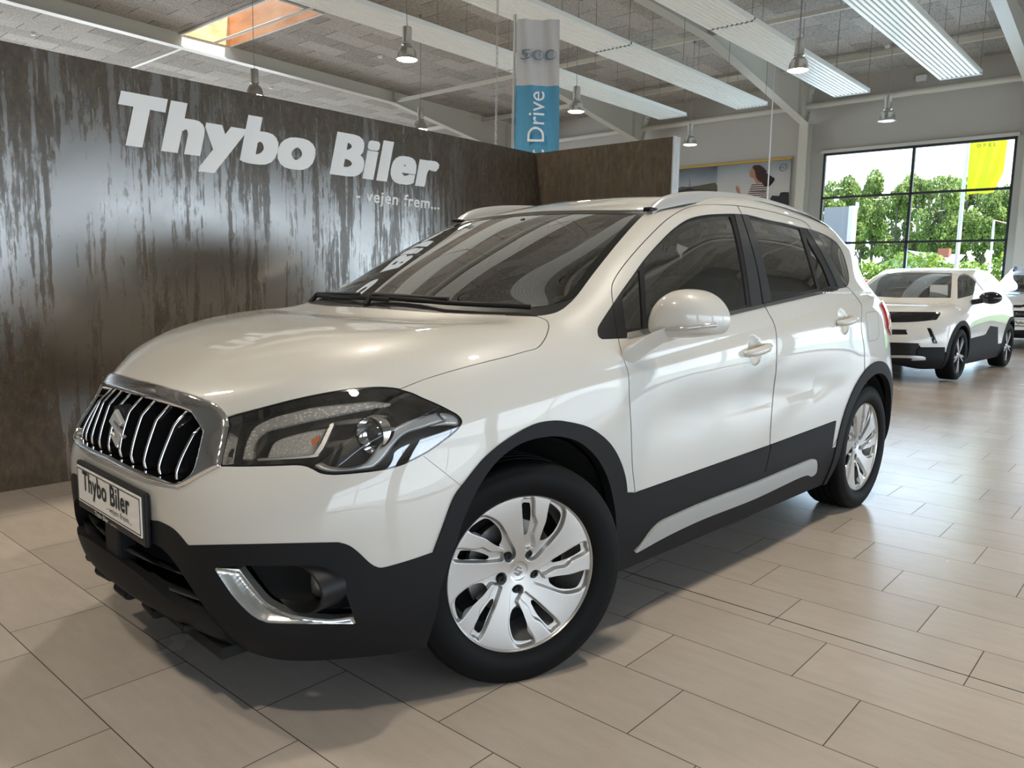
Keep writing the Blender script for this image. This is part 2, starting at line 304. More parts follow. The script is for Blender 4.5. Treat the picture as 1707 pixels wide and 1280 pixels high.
wall_with('wall_right',lambda u,z:R(u,WR,z),UF,UE,7.4,side_w,m_wall_d,.1,2.7)
wall_with('wall_left',lambda u,z:R(u,WL,z),UF,UE,7.4,side_w,m_wall,.3,4.5)  # window openings added to this wall for the ceiling fill
wall_with('wall_front',lambda w,z:R(UE,w,z),WL,WR,7.6,[],m_wall_d)
def glazing(name,fn,a,b,zb,zt,cols,rows,dep=.10):
    """framed window: each a structure with its frame and one sheet of glass"""
    r=empty(name,(0,0,0),kind='structure'); bm=bmesh.new(); T=.055
    def bar(p0,p1,half,q0,q1):
        A=np.array(fn(p0,q0)); B=np.array(fn(p1,q1)); 
    W=np.array(fn(b,zb))-np.array(fn(a,zb)); Lw=np.linalg.norm(W); W/=Lw; Nn=np.cross(W,[0,0,1.])
    def vb(s,z0,z1,t): 
        c=np.array(fn(a,0))+W*s; T_=Matrix(((W[0],Nn[0],0,c[0]),(W[1],Nn[1],0,c[1]),(0,0,1,(z0+z1)/2),(0,0,0,1))); box(bm,None,(t,dep,z1-z0),mtx=T_)
    def hb(z,t):
        c=np.array(fn((a+b)/2,0)); T_=Matrix(((W[0],Nn[0],0,c[0]),(W[1],Nn[1],0,c[1]),(0,0,1,z),(0,0,0,1))); box(bm,None,(Lw,dep,t),mtx=T_)
    for s in [0.03,Lw-.03]: vb(s,zb,zt,.06)
    for c in cols: vb(Lw*c,zb,zt,.07)
    for z in [zb+.03,zt-.03]: hb(z,.07)
    for z in rows: hb(z,.06)
    obj('window_frame',bm,m_frame,r); bm=bmesh.new(); quad(bm,[fn(a,zb),fn(b,zb),fn(b,zt),fn(a,zt)]); obj('pane',bm,m_pane,r); return r
rows=[hs(0,0,z)[2] for z in (2.99,2.06,1.13)]
glazing('window_1',lambda w,z:R(UF-.05,w,z),*wins[0],zb,zt_,[.503],rows)
for i,(a_,b_) in enumerate(ex): glazing('window_%d'%(i+2),lambda w,z:R(UF-.05,w,z),a_,b_,zb,zt_,[.5],rows)
for i,(a_,b_) in enumerate(side_w): glazing('window_%d'%(i+4),lambda u,z:R(u,WR+.05,z),a_,b_,.1,2.7,[.5],[2.0])
for i,(a_,b_) in enumerate(side_w): glazing('window_%d'%(i+9),lambda u,z:R(u,WL-.05,z),a_,b_,.3,4.5,[.5],[1.7,3.1])  # left window row added to go with the ceiling fill light
bm=bmesh.new(); rbox(bm,UF+.06,(wins[0][0]+wins[0][1])/2,zt_+.03,.14,wins[0][1]-wins[0][0]+.1,.07); rbox(bm,UF+.06,(wins[0][0]+wins[0][1])/2,zb-.03,.14,wins[0][1]-wins[0][0]+.1,.05); S_('trim_1',bm,m_cream)
# ---- portal frames: column, haunch, beam (each frame one thing with parts)
def frame(w,label):
    k=KH; f=empty('portal_frame',R(*hs(-14.8,w,0)[:2],0),rz=0,label=label,cat='steel frame',group=None)
    f['kind']='structure'
    W=hs(0,w,0)[1]; fw=.25
    uc=hs(-14.72,0,0)[0]; z1=hs(0,0,4.50)[2]; ub=hs(-10.4,0,0)[0]; zb_=ceil_z(ub)-.36
    # column: front flange, web, back flange
    bm=bmesh.new(); rbox(bm,uc,W,z1/2,.022,fw,z1); rbox(bm,(uc+UF)/2,W,z1/2,abs(uc-UF),.02,z1); rbox(bm,UF+.02,W,2.9,.022,fw,5.8)
    part('column',bm,m_cream,f)
    # haunch: tapering web + lower flange
    bm=bmesh.new(); us2=[uc,ub]; 
    P0=(uc,z1); P1=(ub,zb_); c0=(UF+.05,ceil_z(UF)-.02)
    for sgn in (-.006,.006): quad(bm,[R(uc,W+sgn,z1),R(ub,W+sgn,zb_),R(ub,W+sgn,ceil_z(ub)),R(c0[0],W+sgn,c0[1])][::1 if sgn>0 else -1])
    ang=math.atan2(P1[1]-P0[1],P1[0]-P0[0]); ln=math.hypot(P1[0]-P0[0],P1[1]-P0[1])
    rbox(bm,(uc+ub)/2,W,(z1+zb_)/2,ln,fw,.02,rx=Matrix.Rotation(-ang,4,'Y')); part('haunch',bm,m_cream,f)
    # slanted bolted end plate
    ue,ze=hs(-15.0,0,5.20)[0],hs(0,0,5.22)[2]; bm=bmesh.new(); a2=math.atan2(ze-z1,ue-uc); l2=math.hypot(ze-z1,ue-uc); rbox(bm,(uc+ue)/2,W,(z1+ze)/2,l2,fw,.03,rx=Matrix.Rotation(-a2,4,'Y'))
    part('end_plate',bm,m_cream,f)
    bm=bmesh.new()
    for t in (.15,.3,.55,.8):
        for sw in (-.09,.09): 
            T=Matrix.Translation(R(uc+(ue-uc)*t+.03,W+sw,z1+(ze-z1)*t)); bmesh.ops.create_uvsphere(bm,u_segments=6,v_segments=4,radius=.022,matrix=T)
    part('bolt',bm,m_wire,f)
    # beam: bottom flange + web
    u1=UE; bm=bmesh.new(); zb2=ceil_z(u1)-.34; a3=math.atan2(zb2-zb_,u1-ub); l3=math.hypot(zb2-zb_,u1-ub); rbox(bm,(ub+u1)/2,W,(zb_+zb2)/2,l3,fw,.02,rx=Matrix.Rotation(-a3,4,'Y'))
    for sgn in (-.006,.006): quad(bm,[R(ub,W+sgn,zb_),R(u1,W+sgn,zb2),R(u1,W+sgn,ceil_z(u1)),R(ub,W+sgn,ceil_z(ub))][::1 if sgn>0 else -1])
    part('beam',bm,m_cream,f)
    bm=bmesh.new(); rbox(bm,ub,W,ceil_z(ub)-.17,.02,fw,.34); rbox(bm,hs(-14.35,0,0)[0],W,ceil_z(UF)-.5,.02,fw*.9,1.1); part('stiffener',bm,m_cream,f)
    return f
frame(-12.2,'cream steel portal frame passing beside the rooflight'); frame(-8.2,'cream steel portal frame, its haunch seen behind the flag'); frame(-4.25,'cream steel portal frame with column beside the wall picture'); frame(-.22,'cream steel portal frame at the right end of the window'); 
for w in (3.8,): frame(w,'cream steel portal frame at the far end of the window wall, beyond the right photo edge')
# cross ties and pipes under the ceiling
def bar(name,pts,r,label,cat,m=m_cream,seg=10,**k):
    bm=bmesh.new(); tube(bm,pts,r,seg=seg); return obj(name,bm,m,None,smooth=50,label=label,cat=cat,**k)
for u,lab in ((-10.45,'cream steel tie beam crossing under the ceiling above the flag'),(-5.47,'cream steel tie beam ending below the rooflight'),):
    uu=hs(u,0,0)[0]; bm=bmesh.new(); z=ceil_z(uu)-.30; rbox(bm,uu,(hs(0,-12.2,0)[1]+WR)/2 if u<-6 else (WL+hs(0,-12.2,0)[1])/2,z,.09,(WR-hs(0,-12.2,0)[1]) if u<-6 else (hs(0,-12.2,0)[1]-WL),.09); obj('tie_beam',bm,m_cream,None,label=lab,cat='beam')
uu=hs(-13.4,0,0)[0]; bm=bmesh.new(); rbox(bm,uu,(WL+WR)/2,ceil_z(uu)-.16,.10,WR-WL,.12); obj('tie_beam',bm,m_cream,None,label='cream steel tie beam close to the window wall, above the radiant panel ends',cat='beam')
up=hs(-14.80,0,0)[0]
bar('ventilation_pipe',[R(up,WL,hs(0,0,4.79)[2]),R(up,WR,hs(0,0,4.88)[2])],.085,'long cream pipe running along the top of the window wall','pipe',seg=14)
# radiant panels, ribbed sheets hung on wires
zp=hs(0,0,4.35)[2]
for (wa,wb,uend),lab in zip(((-2.735,-2.155,-12.09),(-4.455,-3.86,-12.0),(-6.045,-5.44,-11.96),(-1.085,-.515,-11.93)),
    ('long white ribbed radiant panel passing behind the big lamp, second from the window column','long white ribbed radiant panel ending left of the window column','long white ribbed radiant panel passing behind the flag','long white ribbed radiant panel over the far window, farthest to the right')):
    w0,w1=hs(0,wa,0)[1],hs(0,wb,0)[1]; ue=hs(uend,0,0)[0]; p=empty('radiant_panel',R(ue,(w0+w1)/2,zp),label=lab,cat='heating panel',group='radiant ceiling panels')
    bm=bmesh.new(); n=9; wd=(w1-w0); 
    for sg in range(3):
        ua=ue+sg*6.2; ub2=ue+sg*6.2+6.15; pr=[]
        for i in range(n):
            c=w0+wd*i/n; s_=wd/n
            pr+=[(c,0),(c+s_*.58,0),(c+s_*.68,.028),(c+s_*.90,.028)]
        pr.append((w1,0)); pr=[(w0-.01,.06)]+[(w0-.01,0)]+pr+[(w1+.01,.06)]
        A=[bm.verts.new(R(ua,w,zp+z)) for w,z in pr]; B=[bm.verts.new(R(ub2,w,zp+z)) for w,z in pr]
        for i in range(len(pr)-1): bm.faces.new([A[i],A[i+1],B[i+1],B[i]])
        rbox(bm,(ua+ub2)/2,(w0+w1)/2,zp+.062,ub2-ua,wd+.02,.004)
    part('ribbed_sheet',bm,m_panelw,p)
    bm=bmesh.new(); rbox(bm,ue-.02,(w0+w1)/2,zp-.004,.03,wd,.012); 
    for t in np.linspace(0,1,10): rbox(bm,ue-.012,w0+wd*(.04+.92*t),zp+.028,.02,wd*.055,.028,mi=1)
    part('end_rail',bm,[m_panelw,m_wire],p)
    for uw in [ue+.05+2.05*i for i in range(9)]:
        for w in (w0+.03,w1-.03): bm=bmesh.new(); tube(bm,[R(uw,w,zp+.05),R(uw,w,ceil_z(uw))],.006,seg=5); part('hanger',bm,m_wire,p)
# high-bay lamps
def lamp(u,w,z,lit,label,proto=None,cable=1):
    u,w,z=hs(u,w,z); l=empty('pendant_lamp',R(u,w,z),label=label,cat='lamp',group='high-bay lamps'); X,Y,Zl=R(u,w,z)
    def pp(name,bm,m,**k): o=obj(name,bm,m,l,**k); return o
    bm=bmesh.new(); lathe(bm,[(0,.50),(.07,.50),(.075,.49),(.075,.26),(.085,.25),(.085,.235),(.06,.22),(.06,.20),(0,.20)],seg=24); pp('ballast_housing',bm,m_alu,smooth=40)
    bm=bmesh.new(); lathe(bm,[(.05,.215),(.09,.20),(.125,.16),(.150,.09),(.160,.02),(.172,.0),(.166,.004),(.150,.03),(.140,.09),(.11,.155),(.08,.19)],seg=14); pp('reflector',bm,m_refl,smooth=15)
    bm=bmesh.new(); lathe(bm,[(0,-.012),(.08,-.010),(.145,.0),(.155,.02)],seg=24); pp('lamp_glass',bm,m_lampon if lit else m_lampoff)
    bm=bmesh.new(); zt=ceil_z(u)-z; tube(bm,[(0,0,.5),(0.01,0,.8),(0,0,zt)],.006,seg=5); lathe(bm,[(0,0),(.03,0),(.03,-.06),(0,-.07)],c=(0,0,zt),seg=10); pp('suspension_wire',bm,m_wire)
    if lit:
        ld=bpy.data.lights.new('lamp_light','SPOT'); ld.energy=LAMPW; ld.color=(1,.87,.70); ld.spot_size=math.radians(130); ld.spot_blend=.6; ld.shadow_soft_size=.14; lo=bpy.data.objects.new('lamp_light',ld); COL.objects.link(lo); lo.parent=l; lo.location=(0,0,-.03)
m_refl=mat('lamp_reflector',(.55,.55,.52),.18,.9); LAMPW=180.
lamp(-4.46,-4.87,3.66,1,'lit high-bay pendant lamp over the gap between the letters and the flag'); lamp(-7.575,-1.543,3.66,1,'lit high-bay pendant lamp in front of a ribbed ceiling panel, nearest the window')
lamp(-7.83,-4.96,3.66,1,'lit high-bay pendant lamp just right of the flag'); lamp(-11.17,-4.90,3.64,1,'small lit high-bay pendant lamp above the wall picture'); lamp(-11.02,-1.536,3.64,0,'unlit high-bay pendant lamp in front of the wall above the window')
lamp(-4.35,-7.95,3.66,1,'high-bay pendant lamp half hidden behind the steel partition under the rooflight'); lamp(-7.4,-7.9,3.66,1,'high-bay pendant lamp peeping over the steel partition by the flag')
LAMPS_ADDED=[(-.7,-4.9),(-.7,-1.5),(-.7,1.9),(-7.6,1.9),(2.6,-1.5),(2.6,1.9),(-4.2,-1.5)]  # extra lamps out of view, added to light the near hall
for i,(u,w) in enumerate(LAMPS_ADDED): lamp(u,w,3.9,1,'added high-bay pendant lamp out of view, lighting the near part of the showroom')
# ---- rusted steel partition
WU0,WU1,WWp,HT=2.6,-3.911,-2.460,2.33
p=empty('steel_partition',R(-3.9,WWp,0),label='rusted brown steel partition corner lettered Thybo Biler - vejen frem...',cat='partition')
bm=bmesh.new(); rbox(bm,(WU0+WU1)/2,WWp-.04,HT/2,WU0-WU1,.08,HT); part('long_wall',bm,m_steel,p)
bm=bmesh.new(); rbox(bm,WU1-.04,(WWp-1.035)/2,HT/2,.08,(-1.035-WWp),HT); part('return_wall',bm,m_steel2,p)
bm=bmesh.new(); rbox(bm,WU1-.045,-1.030,HT/2,.10,.012,HT+.01); part('edge_strip',bm,m_zinc,p)
def fit_text(bm,s,u0,u1,z0,z1,w,bold,shear=0,dep=.004,ref='T',mi=0):
    """lettering on the w=const wall reading towards -u, fitted to left/right and baseline/cap height"""
    b2=bmesh.new(); off=[(0,0)] if bold<.01 else [(dx*bold,dy*bold*.55) for dx in (-1,-.5,0,.5,1) for dy in (-1,0,1)]
    for k_,(dx,dy) in enumerate(off): text_bm(b2,s,1.0,Matrix.Translation((dx,dy,k_*.0003)),.0,bold=.008,track=1.0 if bold<.01 else 1.10)
    xs=[v.co.x for v in b2.verts]; x0,x1=min(xs),max(xs)
    b3=bmesh.new()
    for dx,dy in off: text_bm(b3,ref,1.0,Matrix.Translation((dx,dy,0)),.0,bold=.008)
    ys=[v.co.y for v in b3.verts]; y0,y1=min(ys),max(ys); b3.free()
    sy=(z1-z0)/(y1-y0); sx=(u0-u1-shear*(z1-z0)*.5)/(x1-x0)
    for v in b2.verts:
        zz=(v.co.y-y0)*sy; uu=u0-((v.co.x-x0)*sx+zz*shear); v.co=Vector(R(uu,w+.0015+v.co.z,z0+zz))
    bmesh.ops.recalc_face_normals(b2,faces=b2.faces); me=bpy.data.meshes.new('x'); b2.to_mesh(me); bm.from_mesh(me); b2.free(); bpy.data.meshes.remove(me)
bm=bmesh.new()
# capital T drawn from its own outline, the other letters fitted behind it
tq=[R(*( (lambda q:(q@UB,WWp+.0055,q[2]))(on(180+x/2.188,120+y/2.188,UA,WWp)) )) for x,y in ((46,68),(217,100),(208,149),(152,138),(124,276),(62,268),(91,127),(35,117))]
bm.faces.new([bm.verts.new(p) for p in tq])
hb=on(180+193/2.188,120+291/2.188,UA,WWp)@UB; ob=on(180+763/2.188,120+300/2.188,UA,WWp)@UB
fit_text(bm,'hybo',hb,ob+.010,1.892,2.192,WWp,.050,.24); fit_text(bm,'Biler',-1.640,-2.69,1.892,2.192,WWp,.050,.24,ref='B'); part('company_name',bm,m_letter,p)
bm=bmesh.new(); fit_text(bm,'- vejen frem...',-1.863,-2.705,1.727,1.815,WWp,.014,.10,ref='f'); part('slogan',bm,m_letter,p)
# ---- flag on a pole behind the partition
PF=(-4.50,-3.25)
f=empty('flag',R(PF[0],PF[1],0),label='white and blue Test Drive flag on a pole behind the steel partition',cat='flag')
X0,Y0,_=R(PF[0],PF[1],0)
tp=on(858.5,30,UA,PF[1]); zt=tp[2]; base=np.array([tp[0],tp[1],0])
bm=bmesh.new(); tube(bm,[base,base+[0,0,zt]],.014,seg=10); lathe(bm,[(0,.03),(.018,.02),(.02,0),(.018,-.02)],c=tuple(base+[0,0,zt+.01]),seg=10); lathe(bm,[(.20,0),(.20,.02),(.03,.04),(0,.04)],c=tuple(base),seg=24); part('flag_pole',bm,m_alu,f,smooth=50)
# fabric faces the viewer's side of the hall
dirf=CR.copy(); dirf[2]=0; dirf/=np.linalg.norm(dirf); dist=(base-C0)@CF; FW=69/CAM[6]*dist; nf_=np.cross(dirf,[0,0,1.])
def fpt(s,z): 
    y=.018*math.sin(s*9+z*2.5)+.010*math.sin(s*23+z*5); return tuple(base+[0,0,z]+dirf*(.02+s*FW*(1-.03*math.sin(z*2)))-nf_*y*1.0)
m_fabw=mat('flag_white',(.62,.61,.60),.8); m_fabb=mat('flag_blue',(.10,.34,.52),.7)
zsplit=on(870,146,UA,PF[1])[2]
for nm,za,zb3,m in (('upper_field',zsplit,zt-.01,m_fabw),('lower_field',.75,zsplit,m_fabb)):
    bm=bmesh.new(); ns,nz=14,22; g=[[bm.verts.new(fpt(i/ns,za+(zb3-za)*j/nz)) for i in range(ns+1)] for j in range(nz+1)]
    for j in range(nz):
        for i in range(ns): bm.faces.new([g[j][i],g[j][i+1],g[j+1][i+1],g[j+1][i]])
    part(nm,bm,m,f,smooth=80)
def flag_text(s,x0,x1,y0,y1,rot,bold,m,name,outline=0):
    b2=bmesh.new(); text_bm(b2,s,1.0,Matrix.Identity(4),0,bold=bold); xs=[v.co.x for v in b2.verts]; ys=[v.co.y for v in b2.verts]; a0,a1,c0,c1=min(xs),max(xs),min(ys),max(ys)
    for v in b2.verts:
        a=(v.co.x-a0)/(a1-a0); c=(v.co.y-c0)/(c1-c0)
        if rot: sx_=x1+(x0-x1)*c; zz=y0+(y1-y0)*a
        else: sx_=x0+(x1-x0)*a; zz=y0+(y1-y0)*c
        q=np.array(fpt(sx_,zz))+nf_*-.0; v.co=Vector(q+(-np.array([CF[0],CF[1],0])*.042))
    part(name,b2,m,f)
zd=on(890,163,UA,PF[1])[2]; zt2=on(890,262,UA,PF[1])[2]
flag_text('Test Drive',.28,.66,zt2-(zd-zt2)*.62,zd,True,.0,m_letter,'lettering')
m_blueline=mat('flag_print',(.18,.27,.34),.7)
za_,zb_=on(866,104,UA,PF[1])[2],on(866,87,UA,PF[1])[2]
flag_text('500',.10,.92,za_,zb_,False,.012,m_blueline,'printed_number'); flag_text('500',.115,.905,za_+.012,zb_-.012,False,-.020,m_fabw,'number_infill')
# ---- hanging chain and cord
def chain(px,py,w,ztop,zend,label,name,m,r=.012):
    q=on(px,py,UA,w); bm=bmesh.new(); n=int((ztop-zend)/.05)
    for i in range(n):
        z=ztop-(i+.5)*(ztop-zend)/n; T=Matrix.Translation((q[0],q[1],z))@Matrix.Rotation((i%2)*math.pi/2,4,'Z'); tube(bm,[T@V(.012*math.cos(a),0,.03*math.sin(a)) for a in np.linspace(0,2*math.pi,8,endpoint=False)],.0045,seg=4,closed=True)
    return obj(name,bm,m,None,label=label,cat='chain')
chain(828,120,-3.6,ceil_z(-5),.9,'steel chain hanging beside the flag pole','hanging_chain',m_alu)
q=on(1291,110,UA,hs(0,-4.15,0)[1]); q2=on(1281,320,UA,hs(0,-4.15,0)[1])
bm=bmesh.new(); pts=[tuple(q)]; 
for i in range(1,40): t=i/39; pts.append((q[0]+(q2[0]-q[0])*t,q[1]+(q2[1]-q[1])*t,q[2]+(1.0-q[2])*t))
tube(bm,pts,.018,seg=6); obj('pull_cord',bm,m_white,None,label='thin white pull cord hanging in front of the wall picture',cat='cord')
# ---- wall picture: two printed boards under a yellow rail
def HP(w,z,du=0.): a=hs(-15,w,z); return R(UF+.02+du,a[1],a[2])
pic=empty('wall_picture',HP(-5.9,3.0),label='wide wall picture of a woman in a striped top and a grey skyline',cat='picture')
def pq(bm,pts,du=.03): 
    f_=bm.faces.new([bm.verts.new(HP(w,z,du)) for w,z in pts]); return f_
def skymat(name,c0,c1,c2):
    m=mat(name,c1,.45); v=room_coords(m); sp=N(m,'ShaderNodeSeparateXYZ'); L(m,v,sp.inputs[0]); n=N(m,'ShaderNodeTexNoise',Scale=.9,Detail=4.0); L(m,v,n.inputs['Vector'])
    t=math_(m,'ADD',math_(m,'MULTIPLY_ADD',sp.outputs[2],.85,-3.55),math_(m,'MULTIPLY',n.outputs[0],.55)); L(m,ramp(m,t,[(.15,c0),(.5,c1),(.9,c2)]),bsdf(m).inputs['Base Color']); return m
m_pic1=skymat('picture_sky_dark',(.50,.50,.46),(.30,.34,.36),(.05,.07,.10)); m_pic2=skymat('picture_sky_grey',(.58,.56,.52),(.46,.47,.46),(.20,.24,.27))
m_pblack=mat('print_black',(.02,.02,.02),.5); m_pbrown=mat('print_land',(.10,.085,.05),.5); m_pskin=mat('print_skin',(.42,.20,.13),.5); m_phair=mat('print_hair',(.035,.014,.010),.5); m_pshirt=mat('print_shirt',(.55,.48,.43),.5); m_pstripe=mat('print_stripe',(.10,.06,.06),.5); m_pgrey=mat('print_badge',(.22,.26,.29),.5); m_gold=mat('yellow_rail',(.55,.35,.06),.4)
bm=bmesh.new(); rbx=lambda bm,w0,w1,z0,z1,t: rbox(bm,UF+.02+t/2,(hs(0,w0,0)[1]+hs(0,w1,0)[1])/2,(hs(0,0,z0)[2]+hs(0,0,z1)[2])/2,t,abs(hs(0,w1,0)[1]-hs(0,w0,0)[1]),abs(hs(0,0,z1)[2]-hs(0,0,z0)[2]))
rbx(bm,-7.35,-6.27,1.7,3.83,.03); part('skyline_board',bm,m_pic1,pic)
bm=bmesh.new(); rbx(bm,-6.268,-4.565,1.7,3.83,.03); part('portrait_board',bm,m_pic2,pic)
bm=bmesh.new(); rbx(bm,-7.35,-4.56,3.835,3.885,.05); part('top_rail',bm,m_gold,pic)
# printed subjects (flat because they are print): coordinates from the picture crop
def PC(pts):  # crop (1110,170) scale 6.096
    out=[]
    for x,y in pts:
        q_=on(1110+x/6.096,170+y/6.096,UB,UF+.056); out.append(tuple(q_))
    return out
def prt(name,pts,m,dd=0.):
    bm=bmesh.new(); P=[Vector(p)+Vector(UB)*dd for p in PC(pts)]; f_=bm.faces.new([bm.verts.new(p) for p in P]); bmesh.ops.triangulate(bm,faces=[f_]); part(name,bm,m,pic)
prt('printed_land',[(118,880),(160,860),(230,862),(330,850),(400,850),(440,830),(500,820),(522,850),(522,1000),(118,1000)],m_pbrown)
prt('printed_tower',[(232,860),(236,775),(239,745),(242,775),(246,860)],m_pgrey,.002)
prt('printed_horizon',[(118,905),(240,872),(300,890),(522,900),(522,1010),(118,1010)],m_pblack,.004)
prt('printed_shirt',[(820,950),(840,890),(880,840),(930,808),(990,815),(1020,850),(1035,900),(1040,1060),(800,1060)],m_pshirt)
prt('printed_neck',[(868,745),(900,790),(920,830),(975,820),(990,780),(960,700)],m_pskin,.002)
prt('printed_face',[(880,655),(866,690),(845,712),(856,728),(850,750),(868,770),(905,775),(940,740),(930,670)],m_pskin,.003)
prt('printed_hair',[(878,662),(900,642),(950,640),(990,665),(1020,700),(1030,690),(1015,720),(1060,760),(1105,775),(1060,785),(1100,800),(1050,800),(1080,830),(1040,822),(1050,860),(1020,830),(1000,855),(975,820),(940,800),(915,760),(905,700)],m_phair,.004)
prt('printed_hand',[(708,862),(720,852),(745,880),(752,915),(770,945),(745,945),(720,915)],m_pskin,.002)
for i in range(8):
    y=838+i*22; prt('printed_stripe',[(870-i*7,y),(1000,y-8),(1022,y),(1022,y+9),(1000,y+2),(868-i*7,y+10)],m_pstripe,.003)
prt('printed_rail',[(1060,1060),(1062,975),(1080,950),(1150,955),(1165,920),(1200,915),(1250,918),(1250,1060)],m_pblack,.002)
bm=bmesh.new(); cq=on(1110+1188/6.096,170+665/6.096,UB,UF+.058); Tm=Matrix.Translation(cq)@Matrix(((UA[0],0,UB[0]),(UA[1],0,UB[1]),(0,1,0))).to_4x4()
tube(bm,[Tm@V(.105*math.cos(a),.105*math.sin(a),0) for a in np.linspace(0,2*math.pi,28,endpoint=False)],.011,seg=6,closed=True); prism(bm,[(-.13,.012),(.02,.022),(.02,-.004),(.13,-.012),(-.02,-.022),(-.02,.004)],Tm,.008); part('printed_badge',bm,m_pgrey,pic)
# small devices
bm=bmesh.new(); rbox(bm,UF+.10,hs(0,-2.13,0)[1],hs(0,0,5.12)[2],.14,.26,.15,bev=.02); obj('emergency_light',bm,m_white,None,label='small white emergency light box high on the wall above the window',cat='lamp')
for (px,py),lab in (((1479,76),'small white sensor on the ceiling by the right-hand lamp cable'),((55,55),'small white smoke detector on the ceiling, farthest left'),((452,145),'small white smoke detector on the ceiling above the first lamp left of the letters'),((634,93),'small white smoke detector on the ceiling left of the first lit lamp')):
    # ceiling plane
    n=np.array([0,0,1.])-UB*.019; d0=7.24-.019*hs(-5.4,0,0)[0]; q=on(px,py,n,d0)
    bm=bmesh.new(); lathe(bm,[(0,-.06),(.05,-.055),(.065,-.02),(.07,0)],c=tuple(q),seg=16); obj('smoke_detector',bm,m_white,None,label=lab,cat='detector',smooth=50)
# ================= MAIN CAR: dense smooth body surface, cut into panels along their outlines
XF=None   # world placement of the car being traced (None = the main car)
class Surf:
    def __init__(s,V,N,F,T,X=None):
        s.V,s.N,s.F,s.T=V,N,F,T
    def pix(s): return proj(s.V if XF is None else s.V@XF[:3,:3].T+XF[:3,3])
    def sub(s,m):
        F=s.F[m]; T=s.T[m]; u,inv=np.unique(F,return_inverse=True)
        return Surf(s.V[u],s.N[u],inv.reshape(-1,3),T)
    def copy(s): return Surf(s.V.copy(),s.N.copy(),s.F.copy(),s.T.copy())
def comps(s,amin=3e-4):
    """connected pieces of a surface, largest first, slivers dropped"""
    s=weld(s); par=np.arange(len(s.V))
    for _ in range(400):
        m=np.minimum(np.minimum(par[s.F[:,0]],par[s.F[:,1]]),par[s.F[:,2]]); old=par.copy()
        for k in range(3): np.minimum.at(par,s.F[:,k],m)
        par=par[par]
        if (par==old).all(): break
    lab=par[s.F[:,0]]; ar=.5*np.linalg.norm(np.cross(s.V[s.F[:,1]]-s.V[s.F[:,0]],s.V[s.F[:,2]]-s.V[s.F[:,0]]),axis=1); out=[]
    for l in np.unique(lab):
        m=lab==l; a=ar[m].sum()
        if a>amin: out.append((a,s.sub(m)))
    return [x for _,x in sorted(out,key=lambda t:-t[0])]
def mkspace(s,space):
    return s.pix() if space=='px' else s.V[:,[0,2]] if space=='xz' else s.V[:,[1,2]]
def sdf(P,poly):
    """signed distance (negative inside) of points to a closed polygon"""
    d=np.full(len(P),1e9); ins=np.zeros(len(P),bool); n=len(poly)
    for i in range(n):
        a=poly[i]; b=poly[(i+1)%n]; e=b-a; l=e@e
        if l<1e-12: continue
        w=P-a; t=np.clip((w@e)/l,0,1); dd=np.hypot(w[:,0]-t*e[0],w[:,1]-t*e[1]); d=np.minimum(d,dd)
        c=(a[1]>P[:,1])!=(b[1]>P[:,1])
        if c.any():
            xi=a[0]+(P[c,1]-a[1])*e[0]/e[1]; k=np.where(c)[0]; ins[k[P[c,0]<xi]]^=True
    return np.where(ins,-d,d)
def split(s,f):
    """cut the triangles along f=0 -> (inside, outside)"""
    f=np.where(np.abs(f)<1e-7,1e-7,f); ft=f[s.F]; neg=(ft<0).sum(1)
    if (neg==0).all(): return None,s
    fin=s.F[neg==3]; fout=s.F[neg==0]; mx=(neg==1)|(neg==2)
    Fm=s.F[mx]; fm=ft[mx]; nm=neg[mx]; Tm=s.T[mx]
    if len(Fm)==0:
        return s.sub(neg==3),s.sub(neg==0)
    lone=np.where(nm==1,np.argmax(fm<0,1),np.argmax(fm>0,1)); ar=np.arange(len(Fm))
    a=Fm[ar,lone]; b=Fm[ar,(lone+1)%3]; c=Fm[ar,(lone+2)%3]
    def key(p,q): return np.minimum(p,q)*np.int64(len(s.V))+np.maximum(p,q)
    K=np.concatenate([key(a,b),key(a,c)]); uk,inv=np.unique(K,return_inverse=True); inv=inv.ravel()
    i0=uk//len(s.V); i1=uk%len(s.V); t=(f[i0]/(f[i0]-f[i1]))[:,None]
    Vn=s.V[i0]*(1-t)+s.V[i1]*t; Nn=s.N[i0]*(1-t)+s.N[i1]*t; Nn/=np.linalg.norm(Nn,axis=1,keepdims=True)+1e-12
    p=inv[:len(a)]+len(s.V); q=inv[len(a):]+len(s.V)
    V2=np.vstack([s.V,Vn]); N2=np.vstack([s.N,Nn])
    tl=np.stack([a,p,q],1); t1=np.stack([p,b,c],1); t2=np.stack([p,c,q],1); ln=nm==1
    Fi=np.vstack([fin,tl[ln],t1[~ln],t2[~ln]]); Ti=np.concatenate([s.T[neg==3],Tm[ln],Tm[~ln],Tm[~ln]])
    Fo=np.vstack([fout,tl[~ln],t1[ln],t2[ln]]); To=np.concatenate([s.T[neg==0],Tm[~ln],Tm[ln],Tm[ln]])
    A=Surf(V2,N2,Fi,Ti); B=Surf(V2,N2,Fo,To)
    return A.sub(np.ones(len(Fi),bool)),B.sub(np.ones(len(Fo),bool))
def carve(s,poly,tags=None,clip=None,grow=0.,space='px'):
    """take the region inside a traced outline out of s (only from faces of the given tags)"""
    if tags is not None:
        m=np.isin(s.T,tags); rest=s.sub(~m); s=s.sub(m)
    f=sdf(mkspace(s,space),np.asarray(poly))-grow
    if clip is not None: f=np.maximum(f,clip(s.V)*300)
    i,o=split(s,f)
    if tags is not None and len(rest.F): o=join(o,rest)
    return i,o
